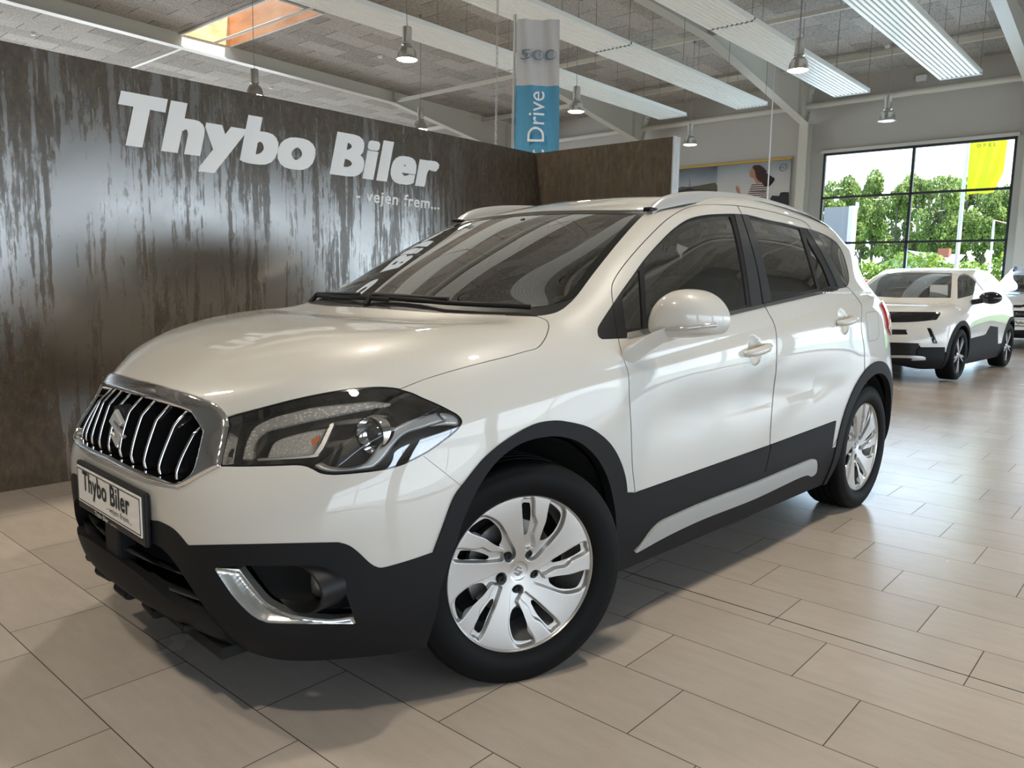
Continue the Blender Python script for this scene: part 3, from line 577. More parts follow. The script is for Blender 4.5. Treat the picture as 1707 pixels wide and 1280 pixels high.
def join(*ss):
    ss=[x for x in ss if x is not None and len(x.F)]; Vs=[];Ns=[];Fs=[];Ts=[];k=0
    for x in ss: Vs.append(x.V);Ns.append(x.N);Fs.append(x.F+k);Ts.append(x.T);k+=len(x.V)
    return Surf(np.vstack(Vs),np.vstack(Ns),np.vstack(Fs),np.concatenate(Ts))
def gap(s,line,w=.8,tags=None,closed=False):
    """remove a thin strip along a traced panel line (width 2w px) -> remaining"""
    if tags is not None:
        m=np.isin(s.T,tags); rest=s.sub(~m); s=s.sub(m)
    P=s.pix(); d=np.full(len(P),1e9); ln=np.asarray(line); n=len(ln)
    for i in range(n if closed else n-1):
        a=ln[i]; b=ln[(i+1)%n]; e=b-a; l=e@e+1e-12; q=P-a; t=np.clip((q@e)/l,0,1); d=np.minimum(d,np.hypot(q[:,0]-t*e[0],q[:,1]-t*e[1]))
    _,o=split(s,d-w)
    return join(o,rest) if tags is not None and len(rest.F) else o
def boundary(F):
    E=np.vstack([F[:,[0,1]],F[:,[1,2]],F[:,[2,0]]]); k=E.min(1)*np.int64(10**7)+E.max(1); u,idx,c=np.unique(k,return_index=True,return_counts=True)
    return E[idx[c==1]]
def weld(s,eps=2e-6):
    k=np.round(s.V/eps).astype(np.int64); _,i,inv=np.unique(k,axis=0,return_index=True,return_inverse=True); inv=inv.ravel()
    F=inv[s.F]; ok=(F[:,0]!=F[:,1])&(F[:,1]!=F[:,2])&(F[:,0]!=F[:,2])
    return Surf(s.V[i],s.N[i],F[ok],s.T[ok])
def emit(name,s,m,parent,off=0.,flange=.010,fdir=None,mirror=False,both=True,flare=0.,mi2=None,**k):
    """Surf -> mesh object(s). both: merge with its mirror image; flange: folded edge depth; off: offset along the normal"""
    s=weld(s); Vv=s.V+s.N*off; F=s.F; Nn=s.N
    F0=F; Nf=len(F)
    if flange:
        E=boundary(F); E=E[~((Vv[E[:,0],1]<.002)&(Vv[E[:,1],1]<.002))]
        u,inv=np.unique(E,return_inverse=True); inv=inv.reshape(-1,2); n=len(Vv)
        d=-Nn[u] if fdir is None else np.tile(np.array(fdir,float),(len(u),1))
        Va=Vv[u]; Vb=Va+d*flange
        F2=np.vstack([np.stack([inv[:,1]+n,inv[:,0]+n,inv[:,0]+n+len(u)],1),np.stack([inv[:,1]+n,inv[:,0]+n+len(u),inv[:,1]+n+len(u)],1)])
        ea=Va[inv[:,0]]; eb=Va[inv[:,1]]; fn=np.cross(ea-eb,d[inv[:,0]]); fn/=np.linalg.norm(fn,axis=1,keepdims=True)+1e-12
        NN=np.zeros((len(u),3)); np.add.at(NN,inv[:,0],fn); np.add.at(NN,inv[:,1],fn); NN/=np.linalg.norm(NN,axis=1,keepdims=True)+1e-12
        Vv=np.vstack([Vv,Va,Vb]); Nn=np.vstack([Nn,NN,NN]); F=np.vstack([F,F2])
    def mk(Vv,F,Nn,Nf,nm):
        me=bpy.data.meshes.new(nm); me.vertices.add(len(Vv)); me.vertices.foreach_set('co',Vv.ravel()); me.loops.add(F.size); me.loops.foreach_set('vertex_index',F.ravel().astype(np.int32))
        me.polygons.add(len(F)); me.polygons.foreach_set('loop_start',np.arange(0,F.size,3,dtype=np.int32)); me.polygons.foreach_set('use_smooth',np.ones(len(F),bool))
        if mi2 is not None: me.polygons.foreach_set('material_index',mi2)
        me.update(calc_edges=True); me.normals_split_custom_set_from_vertices(Nn); return me
    if mirror:
        fl=np.array([1,-1,1.]); Vm=Vv*fl; Fm=F[:,::-1]; Nm=Nn*fl
        if both: me=mk(np.vstack([Vv,Vm]),np.vstack([F,Fm+len(Vv)]),np.vstack([Nn,Nm]),Nf,name)
        else:
            a=link(name,mk(Vv,F,Nn,Nf,name),parent,m,**k); b=link(name,mk(Vm,Fm,Nm,Nf,name),parent,m,**k); return a,b
    else: me=mk(Vv,F,Nn,Nf,name)
    return link(name,me,parent,m,**k)
# ---- control cage -------------------------------------------------------
def lin(a,b,t): return tuple(a[i]+(b[i]-a[i])*t for i in range(3))
Z=lambda x,y,z:(x,y,z)
LOW=[ # stations nose -> tail; eight rows bottom -> shoulder / belt
 [(.80,0,.252),(.868,0,.302),(.852,0,.42),(.848,0,.56),(.853,0,.655),(.833,0,.74),(.805,0,.82),(.768,0,.866)],
 [(.785,.22,.240),(.858,.22,.300),(.850,.22,.42),(.846,.22,.56),(.848,.22,.655),(.818,.22,.74),(.788,.22,.817),(.750,.21,.866)],
 [(.735,.42,.212),(.808,.435,.293),(.828,.44,.42),(.832,.44,.56),(.808,.43,.655),(.764,.415,.735),(.728,.40,.80),(.690,.385,.864)],
 [(.66,.565,.185),(.735,.605,.29),(.742,.61,.42),(.748,.605,.56),(.722,.592,.655),(.677,.578,.735),(.630,.56,.81),(.592,.53,.898)],
 [(.53,.67,.18),(.59,.722,.29),(.60,.735,.42),(.606,.733,.56),(.595,.725,.655),(.563,.712,.735),(.518,.69,.82),(.465,.635,.930)],
 [(.40,.76,.185),(.44,.808,.29),(.445,.822,.42),(.45,.82,.56),(.445,.812,.655),(.43,.80,.735),(.405,.785,.81),(.35,.69,.958)],
 [(.27,.81,.19),(.28,.858,.30),(.28,.870,.43),(.28,.868,.56),(.28,.862,.66),(.28,.85,.75),(.27,.83,.835),(.23,.722,.982)],
 [(.12,.82,.19),(.12,.872,.31),(.12,.884,.45),(.12,.884,.58),(.12,.880,.68),(.12,.870,.775),(.12,.845,.865),(.10,.735,1.002)],
 [(-.05,.82,.19),(-.05,.876,.31),(-.05,.888,.46),(-.05,.889,.60),(-.05,.886,.71),(-.05,.876,.80),(-.05,.852,.89),(-.06,.735,1.020)],
 [(-.22,.82,.19),(-.22,.872,.31),(-.22,.884,.46),(-.22,.887,.61),(-.22,.885,.73),(-.22,.875,.83),(-.22,.853,.92),(-.22,.715,1.05)],
 [(-.43,.82,.19),(-.43,.868,.32),(-.43,.879,.46),(-.43,.884,.62),(-.43,.883,.75),(-.43,.876,.85),(-.44,.858,.935),(-.46,.812,1.02)],
 [(-.75,.82,.19),(-.75,.868,.32),(-.75,.878,.46),(-.75,.882,.62),(-.75,.883,.75),(-.76,.879,.86),(-.78,.862,.955),(-.80,.824,1.045)],
 [(-1.1,.82,.19),(-1.1,.868,.32),(-1.1,.878,.46),(-1.1,.882,.62),(-1.1,.883,.75),(-1.1,.881,.87),(-1.1,.864,.975),(-1.1,.828,1.062)],
 [(-1.45,.82,.19),(-1.45,.868,.32),(-1.45,.878,.46),(-1.45,.882,.62),(-1.45,.883,.76),(-1.45,.882,.88),(-1.45,.865,.985),(-1.45,.83,1.078)],
 [(-1.8,.82,.19),(-1.8,.868,.32),(-1.8,.879,.46),(-1.8,.883,.62),(-1.8,.884,.76),(-1.8,.882,.89),(-1.8,.865,1.0),(-1.8,.828,1.102)],
 [(-2.15,.82,.19),(-2.15,.868,.32),(-2.15,.882,.46),(-2.15,.887,.62),(-2.15,.888,.77),(-2.15,.884,.90),(-2.15,.865,1.02),(-2.15,.82,1.135)],
 [(-2.45,.82,.19),(-2.45,.872,.32),(-2.45,.888,.46),(-2.45,.893,.63),(-2.45,.892,.78),(-2.45,.884,.91),(-2.45,.862,1.04),(-2.45,.800,1.165)],
 [(-2.75,.81,.19),(-2.75,.865,.32),(-2.75,.880,.47),(-2.75,.886,.64),(-2.75,.882,.79),(-2.73,.870,.92),(-2.71,.843,1.05),(-2.69,.765,1.17)],
 [(-3.02,.77,.20),(-3.01,.83,.33),(-3.01,.842,.48),(-3.01,.844,.64),(-2.98,.832,.79),(-2.95,.822,.92),(-2.93,.800,1.05),(-2.89,.715,1.17)],
 [(-3.22,.64,.21),(-3.24,.70,.34),(-3.24,.715,.48),(-3.23,.715,.64),(-3.17,.71,.79),(-3.13,.71,.92),(-3.09,.69,1.05),(-3.04,.61,1.165)],
 [(-3.34,.42,.22),(-3.36,.46,.35),(-3.37,.47,.48),(-3.36,.47,.64),(-3.29,.47,.80),(-3.27,.47,.92),(-3.22,.45,1.05),(-3.17,.40,1.17)],
 [(-3.38,.21,.22),(-3.40,.23,.35),(-3.41,.23,.48),(-3.40,.23,.64),(-3.32,.23,.80),(-3.30,.23,.92),(-3.27,.23,1.05),(-3.23,.22,1.17)],
 [(-3.385,0,.22),(-3.405,0,.35),(-3.415,0,.48),(-3.405,0,.64),(-3.325,0,.80),(-3.305,0,.92),(-3.275,0,1.05),(-3.235,0,1.17)]]
GH=[ # greenhouse side columns (front column = A-pillar), rows above the belt
 [(-.41,.685,1.135),(-.57,.655,1.234),(-.73,.622,1.324),(-.87,.588,1.396),(-1.0,.552,1.454)],
 [(-.61,.770,1.125),(-.76,.730,1.222),(-.91,.688,1.316),(-1.04,.643,1.397),(-1.15,.592,1.470)],
 [(-.90,.785,1.15),(-1.0,.745,1.255),(-1.10,.70,1.352),(-1.2,.648,1.432),(-1.29,.596,1.506)],
 [(-1.16,.787,1.17),(-1.22,.745,1.278),(-1.29,.70,1.377),(-1.36,.645,1.455),(-1.42,.596,1.533)],
 [(-1.48,.788,1.185),(-1.51,.745,1.29),(-1.54,.70,1.388),(-1.57,.642,1.468),(-1.60,.594,1.547)],
 [(-1.8,.786,1.205),(-1.8,.743,1.305),(-1.8,.696,1.398),(-1.8,.636,1.474),(-1.8,.590,1.551)],
 [(-2.13,.778,1.228),(-2.11,.735,1.318),(-2.09,.687,1.402),(-2.07,.626,1.471),(-2.05,.580,1.544)],
 [(-2.43,.757,1.248),(-2.41,.715,1.326),(-2.39,.667,1.400),(-2.37,.61,1.461),(-2.35,.563,1.527)],
 [(-2.68,.727,1.245),(-2.67,.688,1.318),(-2.655,.648,1.388),(-2.64,.597,1.449),(-2.62,.546,1.500)],
 [(-2.87,.678,1.237),(-2.86,.650,1.305),(-2.845,.617,1.370),(-2.82,.572,1.424),(-2.80,.518,1.462)],
 [(-3.01,.58,1.235),(-2.98,.555,1.297),(-2.955,.535,1.35),(-2.93,.50,1.388),(-2.91,.455,1.412)],
 [(-3.14,.405,1.24),(-3.09,.385,1.305),(-3.05,.365,1.36),(-3.01,.34,1.405),(-2.98,.315,1.436)],
 [(-3.17,.205,1.24),(-3.12,.195,1.308),(-3.08,.185,1.365),(-3.04,.17,1.412),(-3.01,.16,1.446)],
 [(-3.175,0,1.24),(-3.125,0,1.31),(-3.085,0,1.366),(-3.045,0,1.414),(-3.015,0,1.449)]]
def build_cage():
    P=[];Fc=[];Tg=[]
    def add(p): P.append(p); return len(P)-1
    low=[[add(p) for p in st] for st in LOW]            # low[i][row]
    # hood: i = 0..6 along, k = 0..3 from the centre out
    hood=[[low[k][7] for k in range(4)]]
    hx=[(.655,.928),(.535,.974),(.41,1.006),(.285,1.025),(.16,1.036),(.035,1.040)]
    for i,(x,zc) in enumerate(hx):
        e=LOW[4+i][7]; row=[]
        for k,f in enumerate((0,.33,.68)):
            y=e[1]*f; row.append(add((x+(e[0]-x)*f**2.2, y, zc+(e[2]-zc)*f**2.4+(.010*f if i<5 else 0))))
        hood.append(row+[low[4+i][7]])
    gh=[[add(p) for p in c] for c in GH]                # columns follow stations 9..22
    # windshield / header
    ws=[hood[6]]
    cx=[(-.17,1.128),(-.365,1.225),(-.56,1.316),(-.76,1.402),(-.955,1.474)]
    for j,(x,zc) in enumerate(cx):
        e=GH[0][j]; row=[]
        for f in (0,.33,.68):
            row.append(add((x+(e[0]-x)*f**2.3, e[1]*f, zc+(e[2]-zc)*f**2.5+.004*f)))
        ws.append(row+[gh[0][j]])
    roof=[ws[5]]
    rc=[1.522,1.548,1.562,1.571,1.574,1.568,1.550,1.520,1.480]
    for i,zc in enumerate(rc):
        e=GH[1+i][4]; row=[]
        for f in (0,.35,.70):
            row.append(add((e[0]+.02*(1-f), e[1]*f, zc+(e[2]-zc)*f**2.6)))
        roof.append(row+[gh[1+i][4]])
    roof.append([gh[13][4],gh[12][4],gh[11][4],gh[10][4]])
    def q(a,b,c,d,t): Fc.append((a,b,c,d)); Tg.append(t)
    for i in range(len(low)-1):
        for r in range(7): q(low[i][r],low[i+1][r],low[i+1][r+1],low[i][r+1],1 if i<19 else 6)
    for i in range(6):
        for k in range(3): q(hood[i][k],hood[i][k+1],hood[i+1][k+1],hood[i+1][k],2)
    for j in range(5):
        for k in range(3): q(ws[j][k],ws[j][k+1],ws[j+1][k+1],ws[j+1][k],3)
    for i in range(13):
        c0=[low[9+i][7]]+gh[i]; c1=[low[10+i][7]]+gh[i+1]
        for r in range(5): q(c0[r],c1[r],c1[r+1],c0[r+1],4 if i<10 else 6)
    for i in range(10):
        for k in range(3): q(roof[i][k],roof[i][k+1],roof[i+1][k+1],roof[i+1][k],5)
    P=np.array(P,float); n=len(P)
    # mirror
    ctr=np.abs(P[:,1])<1e-9; mp=np.zeros(n,int); extra=[]
    for i in range(n):
        if ctr[i]: mp[i]=i
        else: mp[i]=n+len(extra); extra.append(P[i]*[1,-1,1])
    PA=np.vstack([P,np.array(extra)]); FA=Fc+[tuple(mp[list(f)][::-1]) for f in Fc]
    return PA,FA,np.array(Tg),n,mp,low,hood,ws,roof,gh
def evalsub(P,Fq,lev,creases=None):
    me=bpy.data.meshes.new('t'); me.from_pydata([tuple(p) for p in P],[],Fq); me.update()
    if creases:
        at=me.attributes.new('crease_edge','FLOAT','EDGE'); ek={tuple(sorted(e.vertices)):e.index for e in me.edges}
        for (a,b),w in creases.items():
            k=tuple(sorted((a,b)))
            if k in ek: at.data[ek[k]].value=w
    o=bpy.data.objects.new('t',me); COL.objects.link(o); md=o.modifiers.new('s','SUBSURF'); md.levels=lev; md.use_limit_surface=True; md.boundary_smooth='PRESERVE_CORNERS'
    dg=bpy.context.evaluated_depsgraph_get(); m2=bpy.data.meshes.new_from_object(o.evaluated_get(dg))
    nv=len(m2.vertices); V_=np.zeros(nv*3); m2.vertices.foreach_get('co',V_); V_=V_.reshape(-1,3)
    N_=np.zeros(nv*3); m2.vertices.foreach_get('normal',N_); N_=N_.reshape(-1,3)
    nf=len(m2.polygons); F_=np.zeros(nf*4,np.int32); m2.polygons.foreach_get('vertices',F_); F_=F_.reshape(-1,4)
    bpy.data.objects.remove(o); bpy.data.meshes.remove(me); bpy.data.meshes.remove(m2)
    return V_,N_,F_
def body_surface(lev=5):
    P,Fq,Tg,n,mp,low,hood,ws,roof,gh=build_cage(); cr={}
    def crease(seq,w):
        for a,b in zip(seq,seq[1:]): cr[(a,b)]=w; cr[(mp[a],mp[b])]=w
    T0=P.copy(); Pc=P.copy()
    for it in range(4):
        V1,_,_=evalsub(Pc,Fq,1,cr); Pc+= .85*(T0-V1[:len(P)])
    V_,N_,F_=evalsub(Pc,Fq,lev,cr)
    print('cage err',np.abs(evalsub(Pc,Fq,1,cr)[0][:len(P)]-T0).max())
    per=4**lev; T=np.repeat(Tg,per); F_=F_[:len(T)]
    F=np.vstack([F_[:,[0,1,2]],F_[:,[0,2,3]]]); T=np.concatenate([T,T])
    # outward normals
    s=Surf(V_,N_,F,T); s=s.sub(np.ones(len(F),bool))
    c=s.V.mean(0); k=np.sum((s.V-np.array([-1.2,0,.7]))*s.N,1).mean()
    if k<0: s.N=-s.N; s.F=s.F[:,::-1]
    s.V[np.abs(s.V[:,1])<1e-5,1]=0
    return s
# ---- outlines traced on the body (pixel frame of the photograph) -> they are cut into the 3D surface
def cr(ox,oy,k,pts,closed=True,step=5,raw=False):
    q=[(ox+p[0]/k,oy+p[1]/k)+tuple(p[2:]) for p in pts]
    return np.array([p[:2] for p in q]) if raw else catmull(q,closed,step)
def c4(p,**k): return cr(100,600,2.4386,p,**k)
def cH(p,**k): return cr(360,630,4.0643,p,**k)
def cG(p,**k): return cr(100,600,3.763,p,**k)
def cF(p,**k): return cr(320,880,3.8795,p,**k)
def c2(p,**k): return cr(960,320,4.57,p,**k)
def c3(p,**k): return cr(1200,310,5.119,p,**k)
def c1(p,**k): return cr(1300,360,4.267,p,**k)
def px(p,**k): return cr(0,0,1,p,**k)
C='c'
PL={}
PL['wheel_open_f']=px([(711.8,1071,C),(728.6,1016.6),(732.4,988),(742.7,954.8),(758,908),(770.3,867.5),(793.7,816),(821.9,773.7),(854.7,745.6),(887.5,731.6),(925,726.9),(957.8,733.9),(981.2,750.3),(1000,773.7),(1014,806.5),(1023.4,853.4),(1025.7,890.9),(1029,924,C),(1031,1160,C),(700,1160,C)])
PL['arch_f']=px([(720.8,921,C),(737.5,876.8),(755,830),(775,801.9),(807.8,762),(845.3,731.6),(887.5,708),(920,701),(943.7,702.5),(976.5,710.5),(1000,724.5),(1018.7,743.3),(1032.7,769),(1041.2,797.2),(1044.5,829,C),(1046,820.5,C),(1058.5,820.6,C),(1058.5,874.5,C),(1025.7,893,C),(1020,980,C),(755.6,980,C),(757,910.5,C)])
t_=np.linspace(0,2*math.pi,72,endpoint=False)
PL['arch_r_o']=np.stack([-2.6+.452*np.cos(t_),.335+.452*np.sin(t_)],1)
PL['arch_r_i']=np.stack([-2.6+.388*np.cos(t_),.335+.388*np.sin(t_)],1)
PL['head']=cH([(25,600,C),(35,540),(60,420),(85,320),(75,265,C),(150,243),(300,205),(450,165),(600,130),(750,100),(880,80),(1000,68),(1100,62),(1200,65),(1250,76,C),(1330,100),(1400,132),(1500,175),(1580,215),(1640,250),(1668,288),(1660,322),(1620,370),(1540,432),(1460,490),(1400,525),(1300,575),(1200,610),(1100,630),(950,647),(850,655),(780,657),(710,647),(660,622),(610,600),(540,592),(400,597),(200,601)])
PL['chrome_o']=cG([(60,40,C),(270,95,C),(500,130),(700,180),(850,225),(980,280),(1045,355),(1056,410),(1050,450),(1005,670,C),(900,722),(790,785),(740,803,C),(600,770),(450,715),(300,640),(160,540),(0,400,C)])
PL['grille_o']=cG([(60,120,C),(200,155,C),(350,187),(500,227),(650,272),(750,303),(830,333,C),(900,448,C),(890,500),(845,680),(800,740),(755,766,C),(700,766),(560,715),(400,645),(250,555),(60,400,C)])
PL['hood']=px([(140,612,C),(171.8,625.2,C),(232.9,634.5),(286,647.8),(325.9,659.8),(360.4,674.4),(377.7,694.3,C),(433.8,680.4),(507.6,662),(576.5,649.7),(630.6,645.3),(667.6,648.5,C),(701.5,635),(738,623),(788,609),(844,595),(876,586),(896,580),(908,566),(915,547),(913,536),(906,531),(895,526.6,C),(843,525),(734,520.7),(625,513),(560,509,C),(300,480,C),(120,560,C)])
PL['ws']=px([(560,509,C),(625,513),(734,520.7),(843,525),(890,526.8),(918,523.4),(935,517),(947.6,507.4),(960,495),(976.4,473.2),(992.8,451.3),(1027.8,407.5),(1056.3,374.7),(1074,357),(1083,350.6,C),(1029,350),(962.6,350.3),(896,352),(851,355.6),(780,367,C),(600,380,C),(450,500,C)])
PL['door_f']=px([(1021,501.6),(1019.5,482),(1022.4,468.8),(1034.4,449),(1056.3,421.8),(1082.5,393.3),(1108.8,368),(1132.9,351.7),(1152.6,344),(1178.8,340.8),(1211.6,341.4),(1229.3,342.6,C),(1236,356,C),(1248.8,396),(1262.5,446.7),(1272.3,505.3),(1274.5,509.5,C),(1281,521.4),(1290.7,540.6),(1294.9,566.2),(1293.9,614.3),(1289,656),(1284.3,720),(1283.5,745,C),(1274,786.9,C),(1058.5,874.5,C),(1058.5,820.6,C),(1056,797),(1053.8,773.7),(1051.5,708),(1048.9,662.3),(1047.3,623.9),(1039.3,598.3),(1032.9,575.9),(1031,565,C)])
PL['door_r']=px([(1229.3,342.6,C),(1258.6,347),(1287.9,353),(1317.2,361.2),(1336.7,367.6),(1348,376),(1358,391),(1379.7,417.4),(1395.4,444.8),(1411,478.5,C),(1414.8,480),(1426,493),(1433.6,504),(1436.8,513),(1436,547.5),(1440.6,578),(1441.3,605,C),(1441,660,C),(1386.6,747,C),(1274,786.9,C),(1283.5,745,C),(1284.3,720),(1289,656),(1293.9,614.3),(1294.9,566.2),(1290.7,540.6),(1281,521.4),(1274.5,509.5,C),(1272.3,505.3),(1262.5,446.7),(1248.8,396),(1236,356,C)])
PL['dlo']=px([(1036.6,484.1,C),(1054,460),(1072.7,433.8),(1095.7,407.5),(1117.5,385.6),(1139.4,369.2),(1156.9,361.6),(1178.8,357.6),(1200.7,356.3),(1221.5,356),(1247.9,358),(1278,365.5),(1307.4,371.5),(1332.8,378),(1343.6,380),(1362,385.2),(1379.7,393),(1393.4,402.8),(1403,415.5),(1410,433),(1414.9,452.6),(1415.9,466.3),(1413.9,475),(1409,479.5,C),(1395.4,482),(1275.2,510.4),(1209.8,526),(1045,562.5,C),(1044,564,C),(1003.8,565.5,C),(997.6,560.7),(996,549.8),(1000.5,538.8),(1019,510.4)])
PL['belt_chrome']=px([(1044.5,555,C),(1209.8,520.2,C),(1275.2,506.2,C),(1396,478.2,C),(1396,484,C),(1275.2,512,C),(1209.8,528,C),(1044.5,565,C)])
PL['glass_f']=c2([(524,522,C),(630,405),(730,308),(830,238),(910,206),(1010,190),(1100,184),(1180,184,C),(1200,240),(1240,400),(1280,620),(1312,868,C),(1145,903),(545,1036,C),(540,900),(528,640)])
PL['glass_q']=c2([(487,580,C),(360,768,C),(360,830),(385,1040,C),(517,1030,C),(503,800)])
PL['glass_r']=c3([(258,274,C),(400,298),(550,328),(685,362,C),(760,600),(838,872,C),(452,972,C),(400,750),(330,480)])
PL['glass_l']=c3([(733,418,C),(800,540),(880,680),(950,855,C),(862,878,C),(800,650)])
PL['glass_x']=c3([(828,388,C),(915,428),(985,477),(1036,542),(1070,630),(1096,730),(1102,800),(1092,845),(1074,860,C),(1000,690),(920,550)])
PL['cbar']=c3([(742,361,C),(820,385,C),(912,550),(995,690),(1072,866,C),(1017,876,C),(940,700),(850,530)])
PL['bar_f']=c3([(128,238,C),(181,238,C),(246,440),(316,700),(364,1004,C),(270,1022,C),(235,760),(185,480)])
PL['bar_r']=c3([(190,240,C),(244,243,C),(262,290),(330,480),(400,745),(446,978,C),(376,1000,C),(326,700),(256,440)])
PL['black_low']=px([(100,800,C),(135,808,C),(240.8,861.8),(264.8,868.4),(286,879),(299.3,891),(313.9,908.6,C),(423,906.5),(552,903.7),(567.5,904.5),(583,909.6),(598.4,921),(616.4,938),(629.3,945),(642,945),(680.9,934),(720.8,920.5,C),(756,911,C),(800,1300,C),(0,1300,C)])
PL['mouth']=px([(90,820,C),(134.8,846,C),(235,900,C),(262,908),(280,922),(297,944),(320,979),(353.5,1028,C),(293,1002.7),(234,955.8),(134.8,885.5),(90,840,C)])
PL['lip']=px([(60,790,C),(134.8,880),(234,955.8),(293,1002.7),(353.5,1028,C),(397.3,1078.5,C),(400,1200,C),(0,1200,C)])
PL['fog']=cF([(140,256,C),(250,420),(330,512),(400,572),(460,602),(560,617),(1060,620,C),(1035,540),(1000,440),(960,360),(910,290),(850,255),(740,243),(340,243)])
PL['fogtrim']=cF([(138,256,C),(250,420),(330,512),(400,572),(460,602),(560,617),(1060,620,C),(1045,575,C),(900,590),(760,580),(640,558),(560,525),(480,478),(400,388),(305,266,C)])
PL['door_clad']=px([(1058.5,820.6,C),(1283.5,741,C),(1393.6,700.5,C),(1386.6,747,C),(1274,786.9,C),(1058.5,874.5,C)])
PL['strip']=px([(1055,919,C),(1068,905),(1085,882),(1100,868),(1118,859),(1168.7,837),(1262.4,801),(1328,773.7),(1347,766),(1354,764.5),(1358,769),(1357.5,785),(1349,792.5),(1333,793),(1253,830),(1168,863),(1107.7,891),(1061,916.5)])
PL['fuel']=c1([(610,700),(625,685),(680,680),(695,700),(705,780),(705,850),(695,875),(650,892),(632,880),(622,800)])
PL['swoosh']=cH([(655,582,C),(700,576),(750,600),(850,614),(930,604),(1000,578),(1050,528),(1100,460),(1160,388),(1200,343),(1260,303),(1350,268),(1495,228,C),(1552,283,C),(1400,335),(1310,362),(1250,402),(1200,462),(1150,532),(1090,590),(1040,611),(900,627),(780,630),(700,614)])
PL['swtip']=cH([(1510,228,C),(1600,243),(1645,275),(1652,322,C),(1560,316),(1450,326,C),(1560,285,C)])
PL['drl']=cH([(165,545,C),(178,470),(200,400),(240,332),(310,285),(400,250),(500,225),(620,195),(750,178),(900,163),(1050,150),(1180,163,C),(1180,178,C),(1050,200),(900,230),(750,260),(600,290),(450,325),(340,352),(280,392),(245,450),(235,545,C)])
PL['indic']=cH([(330,530,C),(345,480),(380,420),(460,385),(600,350),(735,330,C),(700,400),(640,510,C)])
PL['indframe']=cH([(265,540,C),(620,518),(665,490),(700,440),(745,350),(768,298,C),(797,298,C),(770,360),(725,460),(690,505),(650,530),(265,552,C)])
PL['amber']=cH([(640,410,C),(690,380,C),(700,400,C),(662,460,C),(645,450,C)])
# ---- materials of the cars
def ramp_(*a): return ramp(*a)
m_paint=mat('car_paint_white',(.54,.525,.485),.38,coat=1.0,coatr=.012); bsdf(m_paint).inputs['Coat IOR'].default_value=1.55
m_black=mat('black_plastic',(.012,.012,.013),.45,spec=.3)
m_blackt=mat('textured_black_plastic',(.010,.0105,.012),.6,spec=.22)
_n=N(m_blackt,'ShaderNodeTexNoise',Scale=900.0,Detail=2.0); _b=N(m_blackt,'ShaderNodeBump',Strength=.12,Distance=.001); L(m_blackt,_n.outputs[0],_b.inputs['Height']); L(m_blackt,_b.outputs[0],bsdf(m_blackt).inputs['Normal'])
m_gloss=mat('gloss_black',(.008,.008,.009),.08,coat=.6)
m_rubber=mat('black_rubber',(.012,.012,.012),.6)
m_chrome=mat('chrome',(.86,.86,.86),.06,1)
m_satin=mat('satin_silver',(.55,.56,.56),.35,.8)
m_wheel=mat('wheel_silver',(.56,.55,.53),.32,.75,coat=.6)
m_dark=mat('dark_liner',(.008,.008,.008),.9)
m_int=mat('interior_dark',(.022,.022,.023),.75)
m_seat=mat('seat_cloth',(.035,.035,.037),.9)
m_glass=glassmat('windshield_glass',(.62,.68,.62)); m_glass_s=glassmat('side_glass',(.60,.66,.58)); m_glass_r=glassmat('privacy_glass',(.13,.13,.12)); m_lens=glassmat('lamp_lens',(1,1,1))
m_crystal=mat('clear_reflector',(.92,.92,.90),.35,.15)
_v=N(m_crystal,'ShaderNodeTexVoronoi',Scale=160.0); _b=N(m_crystal,'ShaderNodeBump',Strength=.9,Distance=.004); L(m_crystal,_v.outputs[0],_b.inputs['Height']); L(m_crystal,_b.outputs[0],bsdf(m_crystal).inputs['Normal'])
m_red=mat('red_lens',(.45,.008,.012),.08,coat=1); m_amber=mat('amber_lens',(.75,.22,.05),.2,coat=1)
m_plate=mat('plate_white',(.78,.77,.74),.3); m_ink=mat('plate_ink',(.012,.012,.012),.5); m_disc=mat('brake_steel',(.25,.24,.23),.4,.9)
m_seal=mat('panel_seam',(.02,.02,.02),.8)
def face_T(o,nrm='x'):
    """matrix whose local z is the outward direction, local y is up"""
    M_={'x':((0,0,1),(1,0,0),(0,1,0)),'-x':((0,0,-1),(-1,0,0),(0,1,0)),'y':((-1,0,0),(0,0,1),(0,1,0))}[nrm]
    return Matrix.Translation(o)@Matrix(M_).to_4x4()
S_LOGO=[(.50,1.0),(.97,.70),(.78,.60),(.50,.77),(.30,.645),(1.0,.36),(.50,0),(.03,.30),(.22,.40),(.50,.23),(.70,.355),(0,.64)]
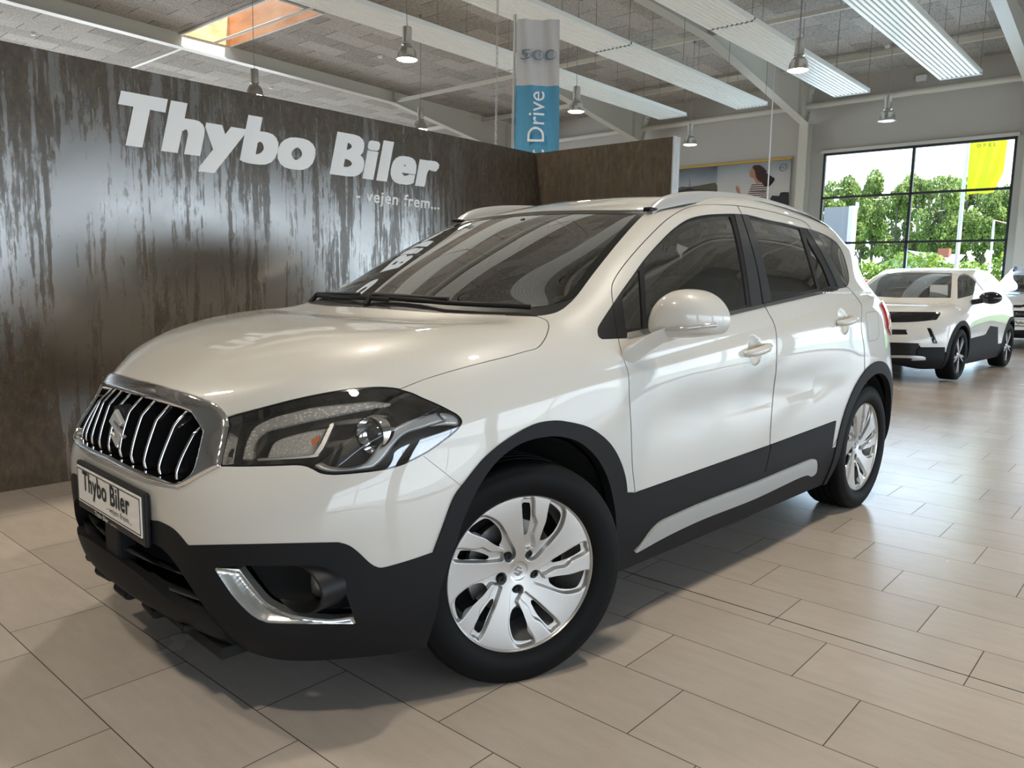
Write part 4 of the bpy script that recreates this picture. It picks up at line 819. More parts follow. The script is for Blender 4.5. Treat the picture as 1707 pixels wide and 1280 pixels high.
def wheel_parts(root_loc,steer,side,car,label=None):
    """one wheel: tyre, rim, spokes, cap, bolts, brake; outward along local +y"""
    w=bpy.data.objects.new('wheel',None); COL.objects.link(w); w.parent=car
    w.location=root_loc; w.rotation_euler=(0,0,steer)
    if side<0: w.scale=(1,-1,1)
    R0=.334
    # tyre: flat contact, groove rings, rounded shoulders, bulged sidewalls
    bm=bmesh.new(); pr=[]
    def P(r,y): pr.append((r,y))
    for sgn in (1,):
        P(.229,-.004); P(.2345,.002)
        P(.240,.010); P(.262,.021); P(.285,.0225); P(.303,.0195); P(.306,.0175); P(.317,.0135); P(.3255,.008); P(.3300,.000); P(.3322,-.012)
        P(.3332,-.030); P(.3334,-.040); P(.3255,-.042); P(.3255,-.049); P(.3335,-.051); P(.334,-.072); P(.3265,-.074); P(.3265,-.082); P(.334,-.084)
        P(.334,-.108); P(.3265,-.110); P(.3265,-.118); P(.3335,-.120); P(.3330,-.142); P(.3255,-.144); P(.3255,-.151); P(.3325,-.153); P(.3300,-.172); P(.3230,-.184); P(.306,-.194); P(.285,-.199); P(.262,-.198); P(.240,-.190); P(.222,-.184)
    lathe(bm,pr,'y',(0,0,0),seg=120)
    # shoulder sipes
    for i in range(0):
        pass
    for v in bm.verts:
        if v.co.z<-.325: v.co.z=-.325+(v.co.z+.325)*.05
    obj('tyre',bm,m_tyre,w,smooth=35)
    # rim barrel + lip
    bm=bmesh.new(); lathe(bm,[(.2345,.003),(.2335,.0045),(.2315,.003),(.2290,-.003),(.2255,-.012),(.222,-.03),(.212,-.05),(.207,-.10),(.205,-.175),(.228,-.184),(.2335,-.186)],'y',seg=96); obj('rim',bm,m_wheel,w,smooth=40)
    # spoked face: polar sheet, pockets pressed in, openings cut out
    nr,nt=110,640; rr=np.linspace(.0,1.0,nr)**.9*.2305; th=np.linspace(0,2*np.pi,nt,endpoint=False)
    X=rr[:,None]*np.cos(th); Zz=rr[:,None]*np.sin(th); Vv=np.stack([X,0*X,Zz],-1).reshape(-1,3)
    I=(np.arange(nr-1)[:,None]*nt+np.arange(nt)); J=(np.arange(nr-1)[:,None]*nt+(np.arange(nt)+1)%nt)
    F=np.vstack([np.stack([I.ravel(),(I+nt).ravel(),(J+nt).ravel()],1),np.stack([I.ravel(),(J+nt).ravel(),J.ravel()],1)])
    def nn(pts,a): 
        # traced from the nearer wheel; the hub sits forward of centre, so measure from the hub and re-centre outwards
        o=[]
        for x,y in pts:
            u_,v_=(x-600)/572,(642-y)/618; c,s_=math.cos(a),math.sin(a); o.append(((-(u_*c-v_*s_))*.2325,(u_*s_+v_*c)*.2325))
        q=catmull(o,True,4); return q
    pk=[];wd=[]
    for k in range(5):
        a=k*2*math.pi/5
        pk.append(nn([(592,64),(640,50),(688,56),(700,190),(724,262),(706,350),(716,440),(690,470),(652,470),(640,430),(616,300)],a))
        pk.append(nn([(822,90),(900,122),(946,185),(940,270),(912,345),(860,415),(800,485),(748,548),(700,572),(655,545),(650,500),(700,462),(738,452),(752,400),(790,260)],a))
        wd.append(nn([(607,100),(650,92),(672,110),(682,220),(668,335),(650,358),(634,335),(622,230)],a))
        wd.append(nn([(820,112),(900,176),(925,240),(880,350),(828,405),(785,420),(752,398),(775,300),(812,190)],a))
    xz=Vv[:,[0,2]]; dep=np.zeros(len(Vv)); r_=np.hypot(Vv[:,0],Vv[:,2])/.2275
    for p in pk:
        d=sdf(xz,p); dep=np.maximum(dep,np.clip(-d/.0042,0,1))
    hfun=-.004-.026*(1-np.clip(r_,0,1))**1.4
    rimd=np.clip((r_-.955)/.03,0,1)*.0
    Vv[:,1]=hfun-dep*.017*(1-.2*r_)+rimd
    # central cap recess
    Vv[:,1]+=np.where(r_<.125,-.002,0)
    s=Surf(Vv,np.zeros_like(Vv),F,np.ones(len(F),int)); s.N=vnormals(s)
    if s.N[:,1].mean()<0: s.N=-s.N; s.F=s.F[:,::-1]
    for p in wd: _,s=carve(s,p,space='xz')
    emit('spokes',s,m_wheel,w,flange=.024,fdir=(0,-1,0))
    bm=bmesh.new(); lathe(bm,[(.0,.0),(.022,-.0005),(.0245,-.003),(.0245,-.008)],'y',(0,-.029,0),seg=40); obj('centre_cap',bm,m_satin,w,smooth=40)
    bm=bmesh.new(); prism(bm,[((x-.5)*.030,(y-.5)*.032) for x,y in S_LOGO],face_T((0,-.0292,0),'y'),.0012); obj('emblem',bm,m_disc,w)
    for k in range(5):
        a=math.radians(-54+72*k)*-1+0.0; bx_,bz_=-.0572*math.cos(a),.0572*math.sin(a)
        bm=bmesh.new(); lathe(bm,[(.0,-.002),(.006,-.002),(.0065,.002),(.0105,.003),(.0115,.0),(.0145,-.006),(.0155,-.004),(.0165,-.010)],'y',(bx_,-.0305,bz_),seg=12); obj('wheel_bolt',bm,m_black,w,smooth=30)
    bm=bmesh.new(); lathe(bm,[(.0,-.062),(.075,-.062),(.078,-.082),(.142,-.082),(.142,-.104),(.07,-.106),(0,-.106)],'y',seg=64); obj('brake_disc',bm,m_disc,w,smooth=40)
    bm=bmesh.new()
    for a in np.linspace(math.radians(150),math.radians(212),9): pass
    ar=[math.radians(t) for t in np.linspace(160,212,8)]
    poly=[(-.152*math.cos(t),.152*math.sin(t)) for t in ar]+[(-.095*math.cos(t),.095*math.sin(t)) for t in reversed(ar)]
    poly=[(-x,y) for x,y in poly]
    prism(bm,poly,face_T((0,-.075,0),'y'),.022,bev=.004); obj('brake_caliper',bm,m_disc,w)
    bm=bmesh.new(); lathe(bm,[(0,-.12),(.19,-.12),(.2,-.13),(0,-.13)],'y',seg=40); obj('dust_shield',bm,m_dark,w)
    return w
def vnormals(s):
    a,b,c=s.V[s.F[:,0]],s.V[s.F[:,1]],s.V[s.F[:,2]]; n=np.cross(b-a,c-a); out=np.zeros_like(s.V)
    for k in range(3): np.add.at(out,s.F[:,k],n)
    return out/(np.linalg.norm(out,axis=1,keepdims=True)+1e-12)
m_tyre=mat('tyre_rubber',(.005,.005,.0055),.6,spec=.16)
def _tyre():
    tc=N(m_tyre,'ShaderNodeTexCoord'); sp=N(m_tyre,'ShaderNodeSeparateXYZ'); L(m_tyre,tc.outputs['Object'],sp.inputs[0])
    at=N(m_tyre,'ShaderNodeMath',operation='ARCTAN2'); L(m_tyre,sp.outputs['X'],at.inputs[0]); L(m_tyre,sp.outputs['Z'],at.inputs[1])
    rad=N(m_tyre,'ShaderNodeVectorMath',operation='LENGTH'); cm=N(m_tyre,'ShaderNodeCombineXYZ'); L(m_tyre,sp.outputs['X'],cm.inputs[0]); L(m_tyre,sp.outputs['Z'],cm.inputs[1]); L(m_tyre,cm.outputs[0],rad.inputs[0])
    k=N(m_tyre,'ShaderNodeMath',operation='MULTIPLY'); L(m_tyre,at.outputs[0],k.inputs[0]); k.inputs[1].default_value=84/ math.pi/2*2
    sy=N(m_tyre,'ShaderNodeMath',operation='MULTIPLY_ADD'); L(m_tyre,sp.outputs['Y'],sy.inputs[0]); sy.inputs[1].default_value=22; L(m_tyre,k.outputs[0],sy.inputs[2])
    fr=N(m_tyre,'ShaderNodeMath',operation='FRACT'); L(m_tyre,sy.outputs[0],fr.inputs[0]); gt=N(m_tyre,'ShaderNodeMath',operation='GREATER_THAN'); L(m_tyre,fr.outputs[0],gt.inputs[0]); gt.inputs[1].default_value=.22
    g2=N(m_tyre,'ShaderNodeMath',operation='GREATER_THAN'); L(m_tyre,rad.outputs['Value'],g2.inputs[0]); g2.inputs[1].default_value=.321
    inv=N(m_tyre,'ShaderNodeMath',operation='SUBTRACT'); inv.inputs[0].default_value=1; L(m_tyre,gt.outputs[0],inv.inputs[1])
    mu=N(m_tyre,'ShaderNodeMath',operation='MULTIPLY'); L(m_tyre,inv.outputs[0],mu.inputs[0]); L(m_tyre,g2.outputs[0],mu.inputs[1])
    iv=N(m_tyre,'ShaderNodeMath',operation='SUBTRACT'); iv.inputs[0].default_value=1; L(m_tyre,mu.outputs[0],iv.inputs[1])
    bp=N(m_tyre,'ShaderNodeBump',Strength=1.0,Distance=.004); L(m_tyre,iv.outputs[0],bp.inputs['Height']); L(m_tyre,bp.outputs[0],bsdf(m_tyre).inputs['Normal'])
_tyre()
def zcrease(x):
    return np.interp(-x,[-.40,-.215,.123,.393,.685,1.035,1.423,1.622,2.093,2.563,3.0],[.815,.822,.853,.876,.905,.938,.978,1.000,1.053,1.100,1.13])
def main_car():
    car=empty('car',label='white crossover car with black lower cladding and roof rails, nearest in the showroom',cat='car')
    s=body_surface(5); s=s.sub(s.V[s.F][:,:,1].mean(1)>0)
    # --- pressed character: shoulder line, scooped doors, handle cups
    Vv=s.V; x,y,z=Vv.T; side=np.clip((y-.70)/.08,0,1)*(z<1.14)
    t=z-zcrease(x); fx=np.clip((x+3.05)/.3,0,1)*np.clip((.18-x)/.45,0,1)
    tp=.5*(t+np.sqrt(t*t+.010**2)); h=-.0075*(1-np.exp(-tp/.012))*np.exp(-np.clip(tp-.03,0,9)/.045)*fx*side
    lowc=.46+.03*np.clip(-x/2.2,0,1)                            # scoop of the doors above the cladding
    d2=(z-(.60-.02*x*0)); scoop=-.012*np.exp(-((z-(.70+.04*np.clip(-x/2,0,1)))/.085)**2)*np.clip((x+2.35)/.5,0,1)*np.clip((-.42-x)/.35,0,1)*side
    h=h+scoop
    for hx,hz in ((-1.262,.912),(-2.165,1.005)):
        r2=((x-hx)/.052)**2+((z-hz)/.062)**2; h=h-.017*np.sin(np.clip(1-r2,0,1)*math.pi/2)*side
    s.V=Vv+s.N*h[:,None]; n2=vnormals(s); s.N=np.where((np.abs(s.V[:,1:2])<1e-4),s.N,n2*np.sign((n2*s.N).sum(1,keepdims=True)))
    full=s.copy()
    st={'s':s}
    def cv(key,tags=None,space='px',clip=None,grow=0.,poly=None):
        p,st['s']=carve(st['s'],PL[key] if poly is None else poly,tags,clip,grow,space); return p
    front=lambda v:-v[:,0]-1.0
    cv('wheel_open_f',[1],clip=front); cv('arch_r_i',[1],'xz')
    cv('',[1],'xz',poly=np.array([(-2.988,0),(-2.212,0),(-2.212,.335),(-2.988,.335)]))
    shell=st['s'].copy()
    # panel gaps are ~3 mm: each panel is cut slightly smaller
    G_=-.55
    a_f=cv('arch_f',[1],clip=front); a_r=cv('arch_r_o',[1],'xz')
    hd=cv('head',[1,2]); gr=cv('grille_o',[1,2]); ch=cv('chrome_o',[1,2])
    hood=cv('hood',[1,2,3,4]); ws=cv('ws',[1,2,3,4,5])
    fog=cv('fog',[1],clip=lambda v:.15-v[:,0]); mouth=cv('mouth',[1],clip=lambda v:.5-v[:,0]); lip=cv('lip',[1],clip=lambda v:.2-v[:,0]); bl=cv('black_low',[1],clip=lambda v:.15-v[:,0])
    strip=cv('strip',[1]); dc=cv('door_clad',[1])
    gf=cv('glass_f',[1,4]); gq=cv('glass_q',[1,4]); grr=cv('glass_r',[1,4]); gl=cv('glass_l',[1,4]); gx=cv('glass_x',[1,4]); belt=cv('belt_chrome',[1,4]); bf=cv('bar_f',[1,4]); br=cv('bar_r',[1,4]); cb=cv('cbar',[1,4]); dlo=cv('dlo',[1,4])
    fuel=cv('fuel',[1]); df=cv('door_f',[1,4]); dr=cv('door_r',[1,4])
    def shrink(p,key,g=.6,space='px'):
        # keep only what lies more than g inside the outline -> open seam
        i,_=carve(p,PL[key],None,None,-g,space); return i
    def E(name,p,m,par=car,**k):
        k.setdefault('both',False); return emit(name,p,m,par,mirror=True,**k)
    # rest: bumper / fender / sill / quarter+roof
    r=st['s']
    bump,r=carve(r,np.array([(0,560),(165,600),(380,690),(560,790),(705.7,760.4),(768.4,810),(800,1200),(0,1200)],float),[1],lambda v:-v[:,0]+.1)
    sill,r=carve(r,np.array([(1000,893),(1058.5,874.5),(1274,786.9),(1386.6,747),(1400,742),(1400,1000),(1000,1100)],float),[1],lambda v:v[:,2]-.42)
    fend,r=carve(r,np.array([(600,560),(700,640),(899,520),(960,490),(968.8,487.4),(979.7,491.8),(992.8,506),(1007,524.6),(1030,530),(1045,600),(1075,700),(1075,830),(1000,900),(700,900)],float),[1,2,3,4],lambda v:-v[:,0]-.6)
    hatch_m=r.V[:,0]+3.02
    tail,r=split(r,np.maximum(np.maximum(-(-3.06-r.V[:,0]),0)*0+(r.V[:,0]+3.06),-(r.V[:,2]-.80)))
    # tail lamp region of the rear quarter
    tl,r=carve(r,np.array([(1467.5,514),(1468.5,500),(1500,497),(1500,563),(1484,563),(1479,549),(1471,530)],float),[1,6],lambda v:v[:,0]+2.8)
    quarter=r
    for k2 in ('door_f','door_r'):
        _,quarter=carve(quarter,PL[k2],[1,2,3,4,5],None,.55)
        _,fend=carve(fend,PL[k2],[1,2,3,4],None,.55)
    fend=gap(fend,[(699,755),(774,814.5)],.7); _,fend=carve(fend,PL['hood'],None,lambda v:-v[:,0]-.35,.4)
    # --- emit painted panels
    emit('hood',shrink(hood,'hood',1.1),m_paint,car,mirror=True)
    emit('front_bumper',bump,m_paint,car,mirror=True)
    E('front_fender',fend,m_paint)
    emit('body_side_and_roof',quarter,m_paint,car,mirror=True); emit('tailgate',tail,m_paint,car,mirror=True)
    E('side_sill',sill,m_blackt)
    dA,dB=E('front_door',shrink(df,'door_f',.95),m_paint)
    rA,rB=E('rear_door',shrink(dr,'door_r',.8),m_paint)
    E('fuel_flap',shrink(fuel,'fuel',.5),m_paint)
    # door furniture: every piece a child of its door
    def D(name,p,m,pars,**k):
        a,b=emit(name,p,m,None,mirror=True,both=False,**k); a.parent=pars[0]; b.parent=pars[1]; return a,b
    def fb(p): # split trims at the seam between the doors
        i,o=carve(p,PL['door_f'],None,None,-.6); j,_=carve(p,PL['door_r'],None,None,-.6); k,_=carve(o,PL['door_r'],None,None,-.0); return i,j
    dc=shrink(dc,'door_clad',.5)
    for nm,p,m,kw in (('window_seal',dlo,m_black,dict(off=-.003)),('belt_trim',belt,m_chrome,dict(off=.003)),('door_cladding',dc,m_blackt,dict(off=.004))):
        i,j=fb(p)
        D(nm,i,m,(dA,dB),**kw); D(nm,j,m,(rA,rB),**kw)
    _,rest=carve(dlo,PL['door_f'],None,None,.0); _,rest=carve(rest,PL['door_r'],None,None,.0)
    for c_ in comps(rest): E('window_surround',c_,m_black,off=-.003)
    D('pillar_trim',bf,m_satinb,(dA,dB),off=-.001); D('pillar_trim',br,m_satinb,(rA,rB),off=-.001); E('quarter_pillar_trim',cb,m_satinb,off=-.001)
    D('window_glass',gf,m_glass_s,(dA,dB),off=-.008,flange=0); D('quarter_light',gq,m_glass_s,(dA,dB),off=-.008,flange=0)
    D('window_glass',grr,m_glass_r,(rA,rB),off=-.008,flange=0); D('quarter_light',gl,m_glass_r,(rA,rB),off=-.008,flange=0); E('rear_quarter_glass',comps(gx)[0],m_glass_r,off=-.004,flange=0)
    E('wheel_arch_trim',shrinkn(a_f),m_blackt,off=.006,flange=.03); E('wheel_arch_trim',a_r,m_blackt,off=.006,flange=.03)
    E('sill_strip',strip,m_satin2,off=.012,flange=.02)
    # windshield: black ceramic band, clear field, cowl
    base=px([(500,530,C),(560,495,C),(590,494),(640,499),(700,503),(770,507),(850,511),(915,507),(940,494),(960,473),(985,440),(1018,402),(1046,371),(1062,356,C),(962,355.5),(896,357.5),(851,361.5),(780,373,C),(600,380,C),(450,470,C)])
    wc,wb=carve(ws,base)
    cowl,wb=carve(wb,np.array([(440,470),(500,485),(560,495),(590,494),(640,499),(700,503),(770,507),(850,511),(915,507),(950,497),(975,480),(985,560),(440,560)],float))
    emit('cowl_panel',cowl,m_black,car,mirror=True,off=-.004)
    for nm_,pts_,side_ in (('wiper',[(622,500),(660,503),(700,507),(750,511),(800,514),(850,517),(885,519)],0),('wiper',[(528,497),(548,499),(575,501),(600,502),(625,504),(650,506)],0)):
        P_=[Vector(surfpt(ws,a,b))+V(.004,0,.013) for a,b in pts_]
        bm=bmesh.new(); tube(bm,P_,[.004]+[.0055]*(len(P_)-2)+[.004],seg=8,rz=.008); wq=obj('wiper',bm,m_black,car,smooth=60)
        bm=bmesh.new(); tube(bm,[P_[0]+V(.03,.0,-.03),P_[0]+V(.0,.01,.008),P_[len(P_)//2]+V(0,0,.014)],[.012,.009,.006],seg=8); obj('wiper_arm',bm,m_black,wq,smooth=60)
    emit('windshield_frit',wb,m_frit,car,mirror=True,off=-.002); emit('windshield',wc,m_glass,car,mirror=True,off=-.003,flange=0)
    # --- front end
    k_=front_end(car,full,hd,gr,ch,fog,mouth,lip,bl,E)
    # inner shell (dark), follows the outer panels 14 mm behind
    sh=shell
    for key,tg in (('glass_f',[1,4]),('glass_q',[1,4]),('glass_r',[1,4]),('glass_l',[1,4]),('glass_x',[1,4]),('ws',[1,2,3,4,5]),('fog',[1]),('mouth',[1]),('grille_o',[1,2]),('head',[1,2])):
        _,sh=carve(sh,PL[key],tg,grow=.8)
    _,sh=carve(sh,np.array([(100,600),(400,690),(400,900),(100,860)],float),[1,2],lambda v:.6-v[:,0])
    emit('inner_shell',sh,m_dark,car,mirror=True,off=-.016,flange=0)
    # wheel wells and floor pan
    for xc in (0,-2.6):
        for sy in (1,-1):
            bm=bmesh.new(); n=22; ra=.392; prev=None
            for i in range(n+1):
                a=math.pi*i/n; p=(xc+ra*math.cos(a),.33+ra*math.sin(a)); c=[bm.verts.new((p[0],sy*(.80 if p[1]<.36 and p[0]>0 else .835),p[1])),bm.verts.new((p[0],sy*.50,p[1]))]
                if prev: bm.faces.new([prev[0],prev[1],c[1],c[0]])
                prev=c
            vs=[bm.verts.new((xc+ra*math.cos(math.pi*i/n),sy*.50,.33+ra*math.sin(math.pi*i/n))) for i in range(n+1)]; bm.faces.new(vs); obj('wheel_well',bm,m_dark,car)
    bm=bmesh.new(); box(bm,(-1.3,0,.215),(1.75,1.60,.03)); box(bm,(.60,0,.215),(.36,1.0,.03)); box(bm,(-3.12,0,.26),(.3,1.1,.03)); box(bm,(0,0,.3),(.8,.96,.04)); box(bm,(-2.6,0,.3),(.8,.96,.04)); obj('floor_pan',bm,m_dark,car)
    interior(car); outside_bits(car,dA,dB,rA,rB,tl)
    wheel_parts((.034,.843,.325),math.radians(-21.1),1,car); wheel_parts((.0,-.857,.325),math.radians(-24),-1,car)
    wheel_parts((-2.6,.842,.325),0,1,car); wheel_parts((-2.6,-.842,.325),0,-1,car)
    return car
def shrinkn(p): return p
m_drl=mat('clear_light_guide',(.90,.90,.88),.4,.0)
_v=N(m_drl,'ShaderNodeTexVoronoi',Scale=26.0); L(m_drl,ramp_(m_drl,_v.outputs['Distance'],[(.15,(.95,.95,.93)),(.45,(.45,.45,.44))]),bsdf(m_drl).inputs['Base Color'])
m_sweep=mat('bright_sweep',(.93,.90,.86),.28,.35)
m_emblem=mat('emblem_silver',(.80,.80,.80),.2,.6)
m_frit=mat('black_ceramic_edge',(.008,.008,.008),.25,spec=.5)
m_satinb=mat('satin_black_pillar',(.030,.032,.036),.28,coat=.3); m_satin2=mat('silver_paint',(.42,.43,.42),.42,.35)
def surfpt(s,px,py):
    """point of the body surface seen at a pixel of the photograph"""
    V_=np.vstack([s.V,s.V*np.array([1,-1,1])]); q=proj(V_); i=np.argmin(np.hypot(q[:,0]-px,q[:,1]-py)); return V_[i]
def fit2(bm,s,y0,y1,z0,cap,x,bold,ref):
    """lettering on a plate facing forward, fitted to width and cap height"""
    b2=bmesh.new(); off=[(0,0)] if bold==0 else [(dx,dy) for dx in (-1,-.5,0,.5,1) for dy in (-.5,.5)]
    for k,(dx,dy) in enumerate(off): text_bm(b2,s,1.0,Matrix.Translation((dx*.035,dy*.035,k*.1)),0,bold=0,track=1.06 if bold else 1)
    b3=bmesh.new(); text_bm(b3,ref,1.0,Matrix.Identity(4),0); hy=max(v.co.y for v in b3.verts)-min(v.co.y for v in b3.verts); b3.free()
    xs=[v.co.x for v in b2.verts]; sx=(y1-y0)/(max(xs)-min(xs)); sy=cap/hy
    for v in b2.verts: v.co=Vector((x+v.co.z*.0008,y0+(v.co.x-min(xs))*sx,z0+v.co.y*sy))
    me=bpy.data.meshes.new('x'); b2.to_mesh(me); bm.from_mesh(me); b2.free(); bpy.data.meshes.remove(me)
def front_end(car,full,hd,gr,ch,fog,mouth,lip,bl,E):
    emit('bumper_cladding',bl,m_blackt,car,mirror=True,off=.002,flange=.035)
    # lip: pushed forward with scalloped lower edge
    emit('bumper_lip',lip,m_blackt,car,mirror=True,off=.006,flange=.03)
    for yy in (0,.18,-.18,.33,-.33):
        bm=bmesh.new(); a=.25*abs(yy); box(bm,(.806-.30*yy*yy,yy,.250),(.09,.115,.030),rz=-(.55*yy),bev=.014); obj('lip_foot',bm,m_blackt,car)
    # chrome surround: bevelled ring standing proud
    c=ch; P=c.pix(); d=np.minimum(-sdf(P,PL['chrome_o']),sdf(P,PL['grille_o'])); t=np.clip(d/5,0,1)
    top=np.clip((c.V[:,2]-.70)/.1,0,1)
    c.V=c.V+c.N*(.002+.008*(t*(2-t)))[:,None]; n=vnormals(c); c.N=n*np.sign((n*c.N).sum(1,keepdims=True))
    ring=emit('grille_surround',c,m_chrome,car,mirror=True,flange=.04,fdir=(-1,0,0))
    # grille: back panel, ten upright fins with chrome noses
    g=emit('grille',gr,m_dark,car,mirror=True,off=-.085,flange=0)
    bnd=gr.V
    for k,yy in enumerate((-.355,-.279,-.202,-.124,-.0435,.0435,.124,.202,.279,.355)):
        m=np.abs(bnd[:,1]-abs(yy))<.012; zz=bnd[m,2]; xx=bnd[m,0]
        z0,z1=zz.min()+.004,zz.max()-.002; pf=np.polyfit(zz,xx,4); zs=np.linspace(z0,z1,33); xs=np.polyval(pf,zs)
        bm=bmesh.new(); zk=z0+(z1-z0)*.74
        pts=[]
        for zq,xq in zip(zs,xs):
            f=(zq-z0)/(z1-z0); fx_=xq+.004*math.sin(f*3.14)-.010-(.026*max(0,(f-.74)/.26))-.006*max(0,(.12-f)/.12)
            pts.append((fx_,yy*(1-.02*f),zq))
        # fin body
        for a_,b_ in zip(pts,pts[1:]):
            w0=.0085
            for sy in (-1,1):
                quad(bm,[(a_[0],a_[1]+sy*w0*.45,a_[2]),(b_[0],b_[1]+sy*w0*.45,b_[2]),(b_[0]-.055,b_[1]+sy*w0,b_[2]),(a_[0]-.055,a_[1]+sy*w0,a_[2])][::sy])
        f1=obj('grille_fin',bm,m_gloss,g)
        bm=bmesh.new(); tube(bm,[(p[0]+.001,p[1],p[2]) for p in pts],.0048,seg=8,rz=.0048); obj('chrome_strip',bm,m_chrome,f1,smooth=60,label='chrome nose of the fin')
    bm=bmesh.new(); poly=[(-.045,-.05),(.045,-.05),(.045,.05),(0,.06),(-.045,.05)]
    prism(bm,[(x*.9,y*1.1) for x,y in poly],face_T((.795,0,.734),'x'),.03); obj('emblem_mount',bm,m_black,g)
    bm=bmesh.new(); prism(bm,[((x-.5)*.104,(y-.5)*.112) for x,y in S_LOGO],face_T((.828,.004,.732),'x'),.012,bev=.003); obj('emblem',bm,m_emblem,g,label='chrome angular S emblem')
    # lower intake
    mo=emit('lower_grille',mouth,m_dark,car,mirror=True,off=-.09,flange=0)
    for zz,x0,hw in ((.445,.845,.36),(.395,.85,.44),(.345,.858,.50)):
        bm=bmesh.new(); pts=[(x0-.014-.30*(yy)**2,yy,zz) for yy in np.linspace(-hw,hw,25)]
        tube(bm,pts,.016,seg=8,rz=.0045); obj('intake_slat',bm,m_black,mo,smooth=50)
    bm=bmesh.new(); box(bm,(.838,0,.395),(.05,.105,.15),bev=.006); obj('sensor_cover',bm,m_blackt,mo,label='flat grey cover in the middle of the lower intake')
    # number plate and holder
    bm=bmesh.new(); box(bm,(.858,0,.527),(.016,.530,.148),bev=.006,seg=3); pf=obj('plate_holder',bm,m_black,car)
    bm=bmesh.new(); box(bm,(.868,0,.5335),(.004,.498,.112),bev=.0015); pb=obj('number_plate',bm,m_plate,pf,label='white plate lettered Thybo Biler - vejen frem...')
    bm=bmesh.new()
    for zz,t in ((.5825,.0015),(.4845,.0015)): box(bm,(.8705,0,zz),(.001,.486,.0022))
    for yy in (-.242,.242): box(bm,(.8705,yy,.5335),(.001,.0022,.098))
    fit2(bm,'Thybo Biler',-.200,.172,.5225,.056,.8706,.0024,'T')
    fit2(bm,'- vejen frem...',-.005,.185,.498,.017,.8706,0,'f')
    obj('plate_lettering',bm,m_ink,pb)
    bm=bmesh.new(); fit2(bm,'Thybo Biler',-.115,-.005,.4600,.0125,.8676,.0004,'T'); fit2(bm,'- vejen frem...',.005,.065,.4600,.006,.8676,0,'f')
    obj('holder_lettering',bm,m_plate,pf)
    # fog lamp recess: silver corner trim, textured back, tube and lamp
    fb_,fr_=carve(fog,PL['fogtrim'])
    Pq=fb_.pix(); d=-sdf(Pq,PL['fogtrim']); t=np.clip(d/14,0,1)
    fb2=Surf(fb_.V-fb_.N*(.030*(t**1.3))[:,None],fb_.N,fb_.F,fb_.T); n=vnormals(fb2); fb2.N=n*np.sign((n*fb2.N).sum(1,keepdims=True))
    A,B=E('fog_lamp_trim',fb2,m_trimsilver,flange=.03,fdir=(-.75,-.66,0))
    A2,B2=E('fog_lamp_bezel',fr_,m_mesh,off=-.045,flange=0)
    for par,sy in ((A2,1),(B2,-1)):
        pp_=surfpt(fog,487,982); T=Matrix.Translation((pp_[0]-.012,sy*pp_[1],pp_[2]))@Matrix.Rotation(math.radians(10)*sy,4,'Z')@Matrix.Rotation(math.pi/2,4,'Y')@Matrix.Diagonal((.86,1.28,1,1))
        bm=bmesh.new(); lathe(bm,[(.076,-.075),(.074,-.01),(.0735,-.002),(.070,.0),(.066,-.004),(.058,-.04),(.052,-.062)],mtx=T,seg=48); tb=obj('fog_lamp_cup',bm,m_black,par,smooth=50)
        bm=bmesh.new(); lathe(bm,[(0,-.048),(.03,-.050),(.045,-.056),(.0525,-.064)],mtx=T,seg=40); obj('fog_lamp',bm,m_foglens,tb,smooth=60,label='grey glass fog lamp')
    # deep side walls of the recess
    wal=emit_wall(fog,.06); 
    a,b=wal; a.parent=car; b.parent=car
    # head lamps
    A,B=E('headlight',hd,m_dark2,off=-.085,flange=0)
    def H(name,key,m,off,fl,bump=0,lab=None):
        p,_=carve(hd,PL[key]); 
        if bump:
            d=-sdf(p.pix(),PL[key]); t=np.clip(d/bump,0,1); p.V=p.V+p.N*(off+.005*np.sqrt(t*(2-t)))[:,None]; off=0; n=vnormals(weld(p)) if 0 else vnormals(p); p.N=n*np.sign((n*p.N).sum(1,keepdims=True))
        a,b=emit(name,p,m,None,mirror=True,both=False,off=off,flange=fl,fdir=(-.8,-.6,0)); a.parent=A; b.parent=B
        if lab: a['label']=lab; b['label']=lab
    H('daytime_light','drl',m_drl,-.014,.012,2.5,'clear daytime light strip'); H('chrome_sweep','swoosh',m_sweep,-.014,.014,3.); H('chrome_tip','swtip',m_sweep,-.010,.010,2)
    H('indicator_lamp','indic',m_drl,-.018,.012,4); H('indicator_frame','indframe',m_satin,-.010,.012); H('amber_insert','amber',m_amber,-.008,.004)
    for par,sy in ((A,1),(B,-1)):
        pp_=surfpt(hd,606,727); T=Matrix.Translation((pp_[0]-.022,sy*(pp_[1]-.004),pp_[2]))@Matrix.Rotation(math.radians(12)*sy,4,'Z')@Matrix.Rotation(math.pi/2,4,'Y')
        bm=bmesh.new(); lathe(bm,[(.049,-.06),(.049,-.008),(.0465,-.001),(.044,-.002),(.036,-.02),(.030,-.024)],mtx=T,seg=48); r_=obj('projector_ring',bm,m_chrome,par,smooth=40)
        bm=bmesh.new(); lathe(bm,[(0,-.004),(.012,-.006),(.022,-.012),(.0305,-.024)],mtx=T,seg=40); obj('projector_lens',bm,m_projlens,r_,smooth=60,label='dark glass projector lens')
    # lens cover with a black rim
    rim_,clear=carve(hd,PL['head'],None,None,-2.6); 
    lc,_=carve(hd,PL['head'],None,None,-3.0); _,rm=carve(hd,PL['head'],None,None,-3.0)
    for nm,p,m,kw in (('lens_cover',lc,m_lens,dict(flange=0)),('lens_rim',rm,m_gloss,dict(flange=.04))):
        a,b=emit(nm,p,m,None,mirror=True,both=False,**kw); a.parent=A; b.parent=B
